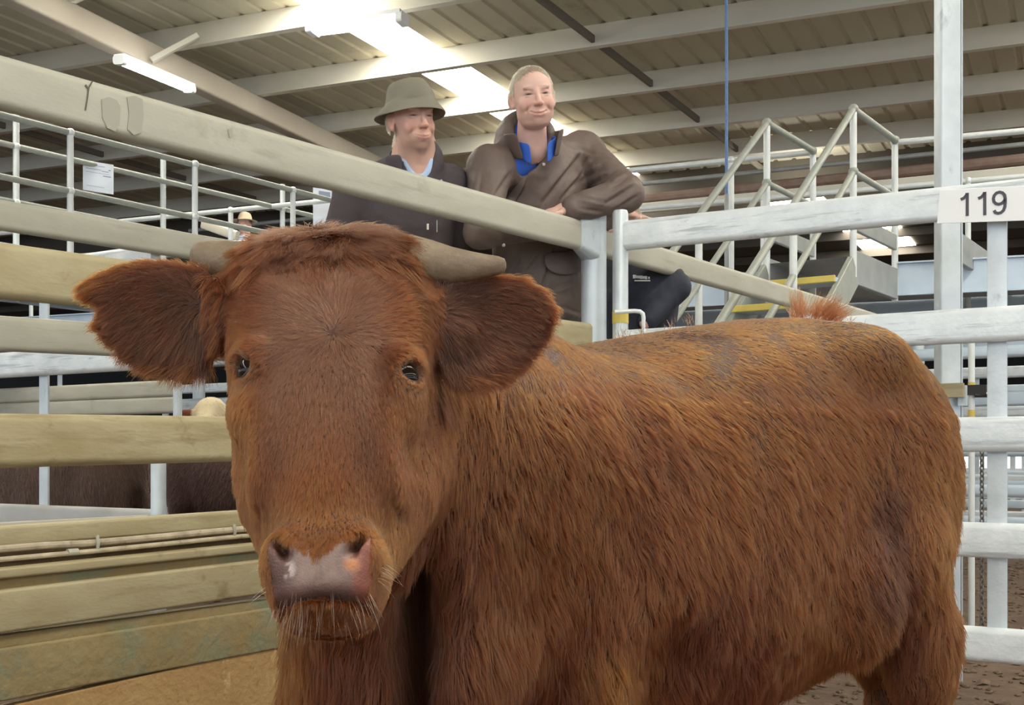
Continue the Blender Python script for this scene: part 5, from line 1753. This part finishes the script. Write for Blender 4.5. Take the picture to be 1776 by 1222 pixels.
def boots(parent, feet, toe):
    for f_ in feet:
        f_ = np.array(f_, float); t = np.array(toe, float)
        o = cloth('boot', [(cone(f_ + (0, 0, .20), f_ + (0, 0, .06), .062, .058), .01), (cone(f_ + (0, 0, .045), f_ + t * .19 + (0, 0, .035), .045, .036), .03)],
                  [(ell(f_ + t * .1 + (0, 0, -.10), (.4, .4, .10)), .002)], M['boot'], parent, .009, 0)


# ------------------------------------------------ man in the brown coat
D2 = 4.26
H2 = SFrame(P(924, 170, D2), 12, 11, -8, .975, 1.08)
def pp(x, y, d): return np.array(P(x, y, d))
nb = pp(912, 252, 4.44)            # base of the neck
shL, shR = pp(850, 292, 4.32), pp(1010, 266, 4.72)
elR = pp(1086, 336, 4.46); wrR = pp(992, 362, 4.38)
elL = pp(835, 402, 4.18); wrL = pp(1075, 377, 4.62)
tor2 = [(cone(nb + (0, 0, .03), pp(928, 330, 4.60), .080, .14), .05), (cone(shL, shR, .062, .062), .06),
        (ell(pp(930, 370, 4.60), (.20, .125, .27), rotm('Z', 28).T), .06), (ell(pp(940, 520, 4.66), (.175, .125, .30), rotm('Z', 28).T), .06)]
hands2 = [(cone(shR, elR, .052, .040), .02), (cone(elR, wrR, .038, .027), .02), (cone(shL, elL, .050, .038), .02), (cone(elL, wrL, .036, .026), .02)]
hands2 += hand_prims(pp(984, 363, 4.39), (-.8, -.25, -.20), (.0, -.3, 1), 1.05, 25)
hands2 += hand_prims(pp(1080, 378, 4.62), (.9, -.12, -.02), (.0, -.2, 1), 1.05, 22, -1)
foot2 = [(.04, 4.80, PLAT + .005), (.26, 4.90, PLAT + .005)]
hip2 = pp(942, 600, 4.72)
legs2 = legs_prims(hip2, foot2[0], foot2[1], .09)
man2, V2, Q2 = person_body('person', 'smiling grey-haired man in a brown coat leaning on the corner post', H2, ((-.50, .80), (4.0, 5.15), (.50, 2.55)), tor2 + hands2, jowl=1, grin=.65,
    neck=[(H2.cone((0, -.05, -.035), (-.006, -.19, -.070), .055, .064), .010)] + legs2, skin=(.74, .47, .39), scalp=(.30, .235, .17), flush=(.74, .34, .28))
scalp_hair('hair', man2, V2, Q2, H2, 16000, (.30, .24, .17), (.010, .022), lift=12, label='short grey hair')
MB().add([H2.w(p) for p in ((-.021, -.0605, .0850), (.021, -.0605, .0850), (.018, -.0690, .0850), (0, -.0725, .0905), (-.018, -.0690, .0850), (0, -.0620, .0915))], [(0, 4, 3, 5), (5, 3, 2, 1)]).build('teeth', M['teeth'], man2)
g = .020
coat = [(cone(nb + (0, 0, .015), pp(928, 330, 4.58), .125, .20), .05), (cone(shL, shR, .062 + g, .062 + g), .06), (ell(pp(930, 370, 4.60), (.225, .150, .28), rotm('Z', 28).T), .06),
        (ell(pp(938, 480, 4.66), (.215, .155, .30), rotm('Z', 28).T), .06),
        (cone(shR, elR, .088, .070), .04), (cone(elR, elR + (wrR - elR) * .72, .068, .056), .03), (cone(elR + (wrR - elR) * .72, wrR, .054, .047), .012),
        (cone(shL, elL, .084, .064), .04), (cone(elL, elL + (wrL - elL) * .9, .060, .045), .03)]
vx = H2.F.R
ccut = [(ell(pp(915, 256, 4.30), (.060, .20, .080)), .01), (ell(pp(907, 284, 4.33), (.030, .20, .040)), .01), (cone(H2.w((0, -.14, -.05)), H2.w((0, -.05, -.035)), .073, .080), .01),
        (ell(pp(930, 800, 4.62), (.6, .6, .486)), .01)]
fo = []
FOLD2 = [((1012, 262), (940, 352), 7, .016), ((1030, 276), (972, 346), 5, .010), ((1046, 286), (1000, 318), 5, .012), ((1066, 296), (1022, 322), 5, .012), ((1088, 306), (1062, 322), 5, .010), ((1098, 322), (1050, 352), 5, .012),
         ((1106, 338), (1062, 366), 5, .010), ((998, 340), (1052, 352), 4, .008), ((1004, 362), (1046, 368), 4, .008), ((1012, 376), (1050, 384), 4, .007), ((884, 300), (856, 342), 6, .010), ((900, 330), (868, 372), 5, .008), ((834, 300), (826, 360), 5, .007),
         ((966, 420), (936, 510), 5, .010), ((908, 432), (884, 474), 5, .008), ((942, 430), (905, 482), 5, .010), ((930, 452), (893, 520), 5, .009), ((960, 500), (1000, 488), 5, .007), ((965, 530), (1010, 545), 5, .007), ((985, 250), (1030, 268), 6, .006)]
brown = cloth('coat', coat, ccut, M['coat_brown'], man2, .0075, .0045, 3, 'brown oilskin coat', ifolds=FOLD2)
# shirt inside the collar
cloth('shirt', [(cone(nb + (0, 0, .0), pp(910, 300, 4.53), .107, .150), .04), (cone(shL, shR, .070, .070), .04), (ell(pp(912, 300, 4.58), (.19, .150, .14)), .03)], [(H2.cone((0, -.11, .01), (.0, -.160, .05), .050, .012), .01)], M['shirt_blue'], man2, .0065, .002, 8, 'bright blue shirt')
ring_collar('coat_collar', H2, M['coat_brown'], man2, .088, .112, -.225, -.125, 40, .020, .86, .004, -.045, .020, tipw=.010, label='turned up brown collar')
ring_collar('shirt_collar', H2, M['shirt_blue'], man2, .076, .080, -.215, -.150, 22, .050, .9, .003, -.045, .012, label='bright blue shirt collar')
# cuff, placket, pocket flap, buttons
def cstrip(name, pts, wdt, nrm_dir, mat_, parent, th=.004, label=None):
    pts = [np.array(P(*p)) for p in pts]; mb = MB(); n = np.array(nrm_dir, float); n /= np.linalg.norm(n)
    vs = []
    for i, p in enumerate(pts):
        t = pts[min(i + 1, len(pts) - 1)] - pts[max(i - 1, 0)]; t /= np.linalg.norm(t); s_ = np.cross(t, n); s_ /= np.linalg.norm(s_)
        w_ = wdt[i] if isinstance(wdt, (list, tuple)) else wdt
        vs += [p + s_ * w_ / 2, p - s_ * w_ / 2]
    mb.add(vs, [(2 * i, 2 * i + 1, 2 * i + 3, 2 * i + 2) for i in range(len(pts) - 1)])
    o = mb.build(name, mat_, parent, angle=60)
    m = o.modifiers.new('thickness', 'SOLIDIFY'); m.thickness = th; m.offset = 0
    m = o.modifiers.new('soft', 'SUBSURF'); m.levels = 2; m.render_levels = 2
    if label: o['label'] = label
    return o


def on_coat(px, py, obj_V=None):
    """nearest depth of the coat seen at a photo point (for buttons and flaps)"""
    q = on_coat.pts; x = 888 + F * q[:, 0] / q[:, 1]; y = HY - F * (q[:, 2] - CAMZ) / q[:, 1]
    m = np.argsort((x - px) ** 2 + (y - py) ** 2)[:24]
    return float(q[m, 1].min())


def set_surface(o):
    me = o.data; a = np.empty(len(me.vertices) * 3, np.float32); me.vertices.foreach_get('co', a)
    on_coat.pts = a.reshape(-1, 3) + np.array(parent_loc(o))[None]


set_surface(brown)
for (px, py) in ((943, 285), (885, 344), (873, 425)):
    d = on_coat(px, py) - .003; c = P(px, py, d)
    MB().ball(c, .0075, 12, (1, .45, 1)).build('button', M['button'], man2, angle=180)
cstrip('placket', [(px, py, on_coat(px, py) - .002) for px, py in ((912, 306), (903, 320), (892, 336), (881, 356), (874, 385), (868, 420), (864, 455))], [.014, .030, .04, .04, .04, .04, .035], (0, -1, -.1), M['coat_brown'], man2, .006)
fl = [(941, 437), (968, 436), (992, 434), (1008, 432)]
fb = [(946, 466), (968, 478), (992, 477), (1012, 470)]
vs = []
for (a, b) in zip(fl, fb):
    for t in (0, .5, 1):
        x, y = a[0] + (b[0] - a[0]) * t, a[1] + (b[1] - a[1]) * t
        vs.append(P(x, y, on_coat(x, y) - .006 - .010 * t))
mb = MB().add(vs, [(i * 3 + j, i * 3 + j + 1, (i + 1) * 3 + j + 1, (i + 1) * 3 + j) for i in range(3) for j in range(2)])
o = mb.build('pocket_flap', M['coat_brown'], man2); m = o.modifiers.new('thickness', 'SOLIDIFY'); m.thickness = .007; m.offset = 0
m = o.modifiers.new('soft', 'SUBSURF'); m.levels = 2; m.render_levels = 2
tr = cloth('trousers', [(cone(hip2 + (-.02, 0, .36), hip2 + (0, 0, -.02), .185, .165), .03)] + legs_prims(hip2, foot2[0], foot2[1], .105), [], M['trouser'], man2, .014, .003, 11)
boots(man2, foot2, (-.3, -.9, 0))

# ------------------------------------------------ man in the bucket hat
D1 = 4.12
H1 = SFrame(P(715, 209, D1), 30, 7, -7, 1.05)
nb1 = pp(722, 282, 4.20)
s1L, s1R = pp(618, 318, 4.22), pp(778, 322, 4.34)
e1L = pp(578, 440, 4.24); e1R = pp(786, 450, 4.50)
w1L = pp(600, 560, 4.12); w1R = pp(775, 565, 4.25)
tor1 = [(cone(nb1 + (0, 0, .02), pp(705, 360, 4.30), .09, .15), .05), (cone(s1L, s1R, .058, .058), .06), (ell(pp(695, 400, 4.32), (.185, .115, .27)), .06), (ell(pp(695, 540, 4.34), (.16, .115, .28)), .06)]
arm1 = [(cone(s1L, e1L, .048, .038), .02), (cone(e1L, w1L, .036, .026), .02), (cone(s1R, e1R, .048, .038), .02), (cone(e1R, w1R, .036, .026), .02)]
arm1 += hand_prims(w1L, (.25, -.2, -.95), (-.3, -.9, 0), 1.0, 25) + hand_prims(w1R, (-.25, -.2, -.95), (.3, -.9, 0), 1.0, 25, -1)
hip1 = pp(700, 620, 4.38); foot1 = [(-.50, 4.42, PLAT + .005), (-.27, 4.50, PLAT + .005)]
scalp1 = lambda u, v, w: ((w <= .01) & (v > -.07) & (np.abs(u) > .05) & (w > -.3) & ~((w > -.035) & (v < .02))) | (v > .07)
man1, V1, Q1 = person_body('person', 'smiling man in an olive bucket hat and charcoal jacket standing behind the rail', H1, ((-1.05, .05), (3.85, 4.75), (.50, 2.50)), tor1 + arm1, thin=1, grin=0,
    neck=[(H1.cone((0, -.05, -.035), (-.02, -.19, -.065), .049, .056), .010)] + legs_prims(hip1, foot1[0], foot1[1], .085), skin=(.72, .44, .35), scalp=(.26, .20, .13), stub=.45, scalpf=scalp1)
scalp_hair('hair', man1, V1, Q1, H1, 5000, (.34, .26, .17), (.014, .030), f=lambda u, v, w: (w < -.02) & (v < .03) & (v > -.065), lift=14, label='grey brown hair below the hat')
cloth('jacket', [(cone(nb1 + (0, 0, .0), pp(705, 360, 4.30), .105, .165), .05), (cone(s1L, s1R, .076, .076), .06), (ell(pp(695, 400, 4.32), (.205, .135, .28)), .06), (ell(pp(695, 490, 4.34), (.19, .135, .30)), .06),
                 (cone(s1L, e1L, .074, .062), .04), (cone(e1L, w1L, .058, .045), .03), (cone(s1R, e1R, .074, .060), .04), (cone(e1R, w1R, .056, .044), .03)],
      [(cone(pp(727, 245, 4.10), pp(731, 290, 4.08), .078, .064), .01), (cone(pp(731, 290, 4.06), pp(733, 330, 4.10), .064, .024), .01), (cone(H1.w((0, -.13, -.04)), H1.w((0, -.05, -.035)), .068, .072), .01)], M['fleece'], man1, .009, .003, 21, 'charcoal jacket')
cloth('shirt', [(cone(nb1 + (0, 0, -.02), pp(722, 330, 4.26), .090, .13), .04)], [(H1.cone((0, -.11, .02), (-.0, -.20, .065), .048, .028), .01)], M['shirt_pale'], man1, .0065, .002, 28, 'pale blue open shirt')
ring_collar('jacket_collar', H1, M['fleece'], man1, .082, .090, -.205, -.118, 42, .010, .9, .010, -.035, .010, label='charcoal stand collar')
ring_collar('shirt_collar', H1, M['shirt_pale'], man1, .066, .074, -.215, -.160, 34, .040, .95, .003, -.035, .008, label='pale blue shirt collar')
tr = cloth('trousers', [(cone(hip1 + (0, 0, .12), hip1 + (0, 0, -.02), .145, .135), .03)] + legs_prims(hip1, foot1[0], foot1[1], .098), [], M['trouser'], man1, .014, .003, 12)
boots(man1, foot1, (.1, -.95, 0))
# small white zip tag and pocket seam on the jacket
c = P(742, 393, 4.165); MB().box(c, (.008, .004, .022)).build('zip_tag', M['button'], man1)
c = P(758, 392, 4.17); MB().box(c, (.003, .003, .045)).build('pocket_zip', M['greygalv'], man1)
# bucket hat: crown and brim turned round the head
def bucket_hat(name, H, parent, mat_, prof, label, sq=(1.0, 1.12), dent=.004, seed=3, tilt=0.0):
    n = 48; mb = MB(); vs = []
    for j, (r, v) in enumerate(prof):
        for i in range(n):
            a = 2 * math.pi * i / n
            wob = dent * (math.sin(3 * a + j * .7) + .6 * math.sin(5 * a + 1.3 * j + seed)) * (1 if j > 2 else .6)
            rr = max(r + wob, .001) if r > .001 else .001
            vs.append(H.w((rr * sq[0] * math.sin(a), v + wob * .6 + tilt * math.cos(a) * r * 5, -.012 + rr * sq[1] * math.cos(a))))
    f = [(j * n + i, j * n + (i + 1) % n, (j + 1) * n + (i + 1) % n, (j + 1) * n + i) for j in range(len(prof) - 1) for i in range(n)]
    mb.add(vs, f); o = mb.build(name, mat_, parent, angle=70)
    m = o.modifiers.new('thickness', 'SOLIDIFY'); m.thickness = .004; m.offset = 0
    m = o.modifiers.new('soft', 'SUBSURF'); m.levels = 1; m.render_levels = 1
    o['label'] = label
    return o


bucket_hat('hat', H1, man1, M['hat_cloth'], [(.001, .137), (.030, .137), (.056, .133), (.070, .122), (.079, .100), (.085, .072), (.0885, .060), (.0895, .057), (.098, .046), (.110, .030), (.121, .016), (.124, .013)], 'olive grey cloth bucket hat', sq=(1.0, 1.16), tilt=.020, dent=.003)

# ------------------------------------------------ person in navy behind the post
H3 = SFrame(P(1085, 398, 5.10), -20, -10, 0, 1.0)
nb3 = pp(1092, 440, 5.15)
a3 = [(cone(nb3, pp(1108, 500, 5.17), .09, .15), .05), (ell(pp(1108, 540, 5.17), (.16, .13, .30)), .06), (cone(pp(1072, 468, 5.15), pp(1148, 468, 5.15), .06, .06), .05),
      (cone(pp(1148, 470, 5.15), pp(1172, 498, 5.06), .05, .04), .03), (cone(pp(1172, 498, 5.06), pp(1120, 560, 4.97), .038, .03), .03), (cone(pp(1072, 470, 5.15), pp(1062, 540, 5.15), .05, .035), .03)]
hip3 = pp(1108, 640, 5.20); foot3 = [(.50, 5.17, PLAT + .005), (.72, 5.25, PLAT + .005)]
man3, V3, Q3 = person_body('person', 'person in a dark navy jacket bending beside the round corner post', H3, ((.2, 1.05), (4.6, 5.6), (.50, 2.30)), a3, neck=[(H3.cone((0, -.06, -.025), (0, -.17, -.05), .055, .062), .03)] + legs_prims(hip3, foot3[0], foot3[1]), res=.006)
scalp_hair('hair', man3, V3, Q3, H3, 3000, (.10, .07, .05), rad=.0010)
jk = cloth('jacket', [(cone(nb3 + (0, 0, .0), pp(1108, 500, 5.17), .10, .175), .05), (ell(pp(1108, 530, 5.17), (.185, .15, .31)), .06), (cone(pp(1072, 468, 5.15), pp(1148, 468, 5.15), .075, .075), .05),
                 (cone(pp(1148, 470, 5.15), pp(1172, 498, 5.06), .078, .066), .04), (cone(pp(1172, 498, 5.06), pp(1124, 555, 4.98), .062, .045), .03), (cone(pp(1072, 470, 5.15), pp(1062, 540, 5.15), .068, .05), .03)], [], M['navy'], man3, .010, .004, 31, 'dark navy jacket with small white print')
set_surface(jk)
d = on_coat(1114, 482) - .012
mb = MB()
for i, (x, w_, h_) in enumerate(((1100.5, .014, .016), (1104.5, .010, .012), (1108.5, .013, .013), (1112.5, .011, .015), (1116.5, .012, .012), (1120.5, .010, .014), (1125.5, .008, .010))):
    mb.box(P(x, 479.5 + i * .35, d), (w_, .002, h_))
mb.box(P(1114, 486.5, d), (.072, .002, .0055)); mb.build('white_print', M['white'], jk)
tr = cloth('trousers', [(cone(hip3 + (0, 0, .12), hip3 + (0, 0, -.02), .145, .135), .03)] + legs_prims(hip3, foot3[0], foot3[1], .098), [], M['trouser'], man3, .014, .003, 13)
boots(man3, foot3, (-.2, -.95, 0))

# ------------------------------------------------ far person with a tan hat on the far catwalk
H4 = SFrame(P(424, 391, 13.9), -15, 0, 0, 1.0)
z0_ = H4.F.o[2]
c4 = np.array(H4.F.o)
a4 = [(cone(c4 + (0, .02, -.20), c4 + (0, .04, -.35), .09, .15), .05), (ell(c4 + (0, .05, -.50), (.17, .12, .28)), .06), (cone(c4 + (-.2, .03, -.27), c4 + (-.26, -.05, -.55), .05, .04), .03), (cone(c4 + (.2, .03, -.27), c4 + (.26, -.05, -.55), .05, .04), .03),
      (cone(c4 + (-.26, -.05, -.55), c4 + (-.10, -.28, -.60), .038, .03), .03), (cone(c4 + (.26, -.05, -.55), c4 + (.10, -.28, -.60), .038, .03), .03)]
man4, V4, Q4 = person_body('person', 'distant person in a tan hat and blue shirt above the pens at left', H4, (tuple(c4[0] + np.array((-.45, .45))), tuple(c4[1] + np.array((-.45, .35))), (z0_ - 1.72, z0_ + .2)), a4,
    neck=[(H4.cone((0, -.06, -.025), (0, -.2, -.04), .055, .062), .03)] + legs_prims(c4 + (0, .05, -.75), c4 + (-.1, .05, -1.62), c4 + (.1, .05, -1.62)), res=.008)
cloth('shirt', [(p, k) if i else (cone(c4 + (0, .02, -.20), c4 + (0, .04, -.35), .10, .165), .05) for i, (p, k) in enumerate([(None, 0), (ell(c4 + (0, .05, -.50), (.19, .14, .30)), .06),
      (cone(c4 + (-.2, .03, -.27), c4 + (-.26, -.05, -.55), .068, .055), .03), (cone(c4 + (.2, .03, -.27), c4 + (.26, -.05, -.55), .068, .055), .03), (cone(c4 + (-.26, -.05, -.55), c4 + (-.12, -.26, -.60), .052, .04), .03), (cone(c4 + (.26, -.05, -.55), c4 + (.12, -.26, -.60), .052, .04), .03)])], [], M['shirt_pale'], man4, .014, .003, 5, 'pale blue shirt')
bucket_hat('hat', H4, man4, M['hat_tan'], [(.001, .175), (.04, .172), (.070, .150), (.082, .10), (.088, .060), (.12, .052), (.155, .056)], 'tan brimmed hat')
cloth('trousers', [(cone(c4 + (0, .05, -.68), c4 + (0, .05, -.78), .145, .135), .03)] + legs_prims(c4 + (0, .05, -.75), c4 + (-.1, .05, -1.62), c4 + (.1, .05, -1.62), .10), [], M['trouser'], man4, .02, .003, 13)
boots(man4, [c4 + (-.1, .05, -1.70), c4 + (.1, .05, -1.70)], (0, -1, 0))
# low platform the men stand on, behind the side fence
t = thing('standing_platform', 'low steel platform behind the beige fence that the men stand on', 'platform', (-.3, 4.4, 0))
nA = Vector((-DA.y, DA.x, 0))
c0 = Vector((0.336, 4.5, 0)) + nA * .12
a, b_ = c0 - DA * 2.2, c0 + DA * .78
MB().add([(*(a).xy, PLAT), (*(b_).xy, PLAT), (*(b_ + nA * .80).xy, PLAT), (*(a + nA * .80).xy, PLAT), (*(a).xy, PLAT - .04), (*(b_).xy, PLAT - .04), (*(b_ + nA * .80).xy, PLAT - .04), (*(a + nA * .80).xy, PLAT - .04)],
         [(0, 1, 2, 3), (7, 6, 5, 4), (0, 4, 5, 1), (1, 5, 6, 2), (2, 6, 7, 3), (3, 7, 4, 0)]).build('deck', M['greygalv'], t)
for q in (a + nA * .1, b_ + nA * .1, a + nA * .72, b_ + nA * .72):
    q = q + (c0 - q).normalized() * .1
    MB().sweep(rrect(.06, .06, .006, 1), (q.x, q.y, 0), (q.x, q.y, PLAT - .04)).build('leg', M['galv_post'], t)
# ================================================================ CATTLE IN THE PENS BEHIND
M['cattle'] = mat('cattle_hide', (0.1, 0.05, 0.03), 0.85, bump=.5, bscale=120)
nt = M['cattle'].node_tree; b = nt.nodes['Principled BSDF']
at = nt.nodes.new('ShaderNodeAttribute'); at.attribute_name = 'hide_colour'; nt.links.new(at.outputs['Color'], b.inputs['Base Color'])


def cattle(name, label, pos, ang, sc, body, face, head_up=.0, turn=0.0, n_hair=9000, L=(.02, .04)):
    """standing animal, heading along +x before it is turned by ang"""
    Fd = Field(*[axes(0, 0, [(a, b_, .024)]) for a, b_ in ((-.85, 1.25), (-.40, .40), (-.02, 1.55))])
    T = [(-.66, .06, 1.0, .10), (-.60, .15, .98, .19), (-.45, .21, .93, .27), (-.2, .26, .85, .32), (.1, .27, .83, .33), (.35, .24, .86, .31), (.5, .18, .88, .26), (.60, .10, .90, .18)]
    fr = Frame((0, 0, 0), np.eye(3))
    Fd.u(fr.loft(0, T, 2.3, (1, 2)), .04)
    for sy in (-1, 1):
        Fd.u(ell((-.45, sy * .13, .85), (.18, .11, .28)), .06); Fd.u(ell((.38, sy * .13, .82), (.15, .10, .27)), .06)
        Fd.u(cone((-.42, sy * .15, .70), (-.56, sy * .14, .45), .09, .055), .05); Fd.u(cone((-.56, sy * .14, .45), (-.54, sy * .14, .08), .045, .035), .02); Fd.u(cone((-.54, sy * .14, .08), (-.50, sy * .14, .03), .042, .055), .01)
        Fd.u(cone((.38, sy * .14, .62), (.38, sy * .13, .38), .075, .05), .05); Fd.u(cone((.38, sy * .13, .38), (.38, sy * .13, .08), .042, .035), .02); Fd.u(cone((.38, sy * .13, .08), (.41, sy * .13, .03), .042, .055), .01)
    hz = 1.12 + head_up
    h0 = np.array((.78, 0, hz)); td = np.array((math.cos(turn) * .8, math.sin(turn) * .8, -.55)); td /= np.linalg.norm(td)
    Fd.u(cone((.45, 0, .98), h0 - td * .02, .19, .12), .08); Fd.u(cone((.50, 0, .78), h0 - (0, 0, .08), .14, .09), .08)
    Fd.u(cone(h0, h0 + td * .26, .105, .080), .03); Fd.u(cone(h0 + td * .2, h0 + td * .40, .082, .060), .03)
    sd = np.array((-td[1], td[0], 0)); sd /= np.linalg.norm(sd)
    for s_ in (-1, 1):
        Fd.u(ell(h0 + sd * s_ * .17 + td * .02, (.10, .028, .055), np.array([sd, np.cross(sd, (0, 0, 1)), (0, 0, 1)])), .02)
    Fd.u(cone((-.66, 0, 1.08), (-.72, 0, .5), .03, .02), .02)
    Vv, Qq = Fd.mesh(1); Vv, Qq = keep_largest(Vv, Qq)
    C = np.tile(np.array(body), (len(Vv), 1)) * (1 + .25 * blur_noise(Vv, 7, 3)[:, None])
    f = (Vv[:, 0] > h0[0] - .06) & (np.abs((Vv - h0) @ sd) < .13)
    C[f] = face
    R_ = rotm('Z', math.degrees(ang))
    Vw = Vv * sc @ R_.T
    o = mesh_obj(name, Vw, Qq, M['cattle']); o.location = pos
    vcol(o, 'hide_colour', C)
    tag(o, label, 'cow')
    for s_ in (-1, 1):
        q = (h0 + sd * s_ * .088 + td * .12 + np.array((0, 0, .02))) * sc @ R_.T
        mb = MB().ball(q, .018 * sc, 10); e = mb.build('eye', M['eye'], None, angle=180); e.parent = o
    # coat
    N = n_hair; w_ = np.ones(len(Vw)); Pp, Nn = sample_surface(Vw, Qq, N, w_)
    D = -(R_ @ np.array((1, 0, 0)))[None] * .5 + np.array((0, 0, -1.0))[None] + .4 * np.stack([blur_noise(Pp, 9, 7), blur_noise(Pp, 9, 8), blur_noise(Pp, 9, 9)], 1)
    loc = (Pp @ R_) / sc
    Cc = np.tile(np.array(body), (N, 1)); ff = (loc[:, 0] > h0[0] - .06) & (np.abs((loc - h0) @ sd) < .13); Cc[ff] = face
    Cc = Cc * np.exp(rng.normal(0, .3, N))[:, None] * (1 + .3 * blur_noise(Pp, 8, 5)[:, None]) * .6
    Pp2 = Pp + np.array(pos)
    strands('coat_hair', Pp2, Nn, D, rng.uniform(L[0], L[1], N), np.radians(14 + 8 * rng.standard_normal(N)), Cc, np.full(N, .0009), o, M['coat'], 4, grav=.2, clump=.4, clump_n=900)
    return o


aB = math.atan2(DB.y, DB.x)
cattle('cow', 'dark brown cow behind the gate at far left, seen under the middle rail', (-2.35, 5.85, 0), aB + math.pi, .84, (.075, .040, .026), (.075, .040, .026), n_hair=30000)
cattle('cow', 'dark reddish brown cow right of the round gate post, beside the calf head', (-1.62, 6.65, 0), aB, .88, (.065, .028, .021), (.065, .028, .021), n_hair=30000)
cattle('cow', 'cow with a cream face and red ear looking over the far left pens', (-2.16, 8.25, 0), -1.45, .92, (.16, .045, .02), (.70, .58, .38), head_up=.17, turn=-.1, n_hair=9000)
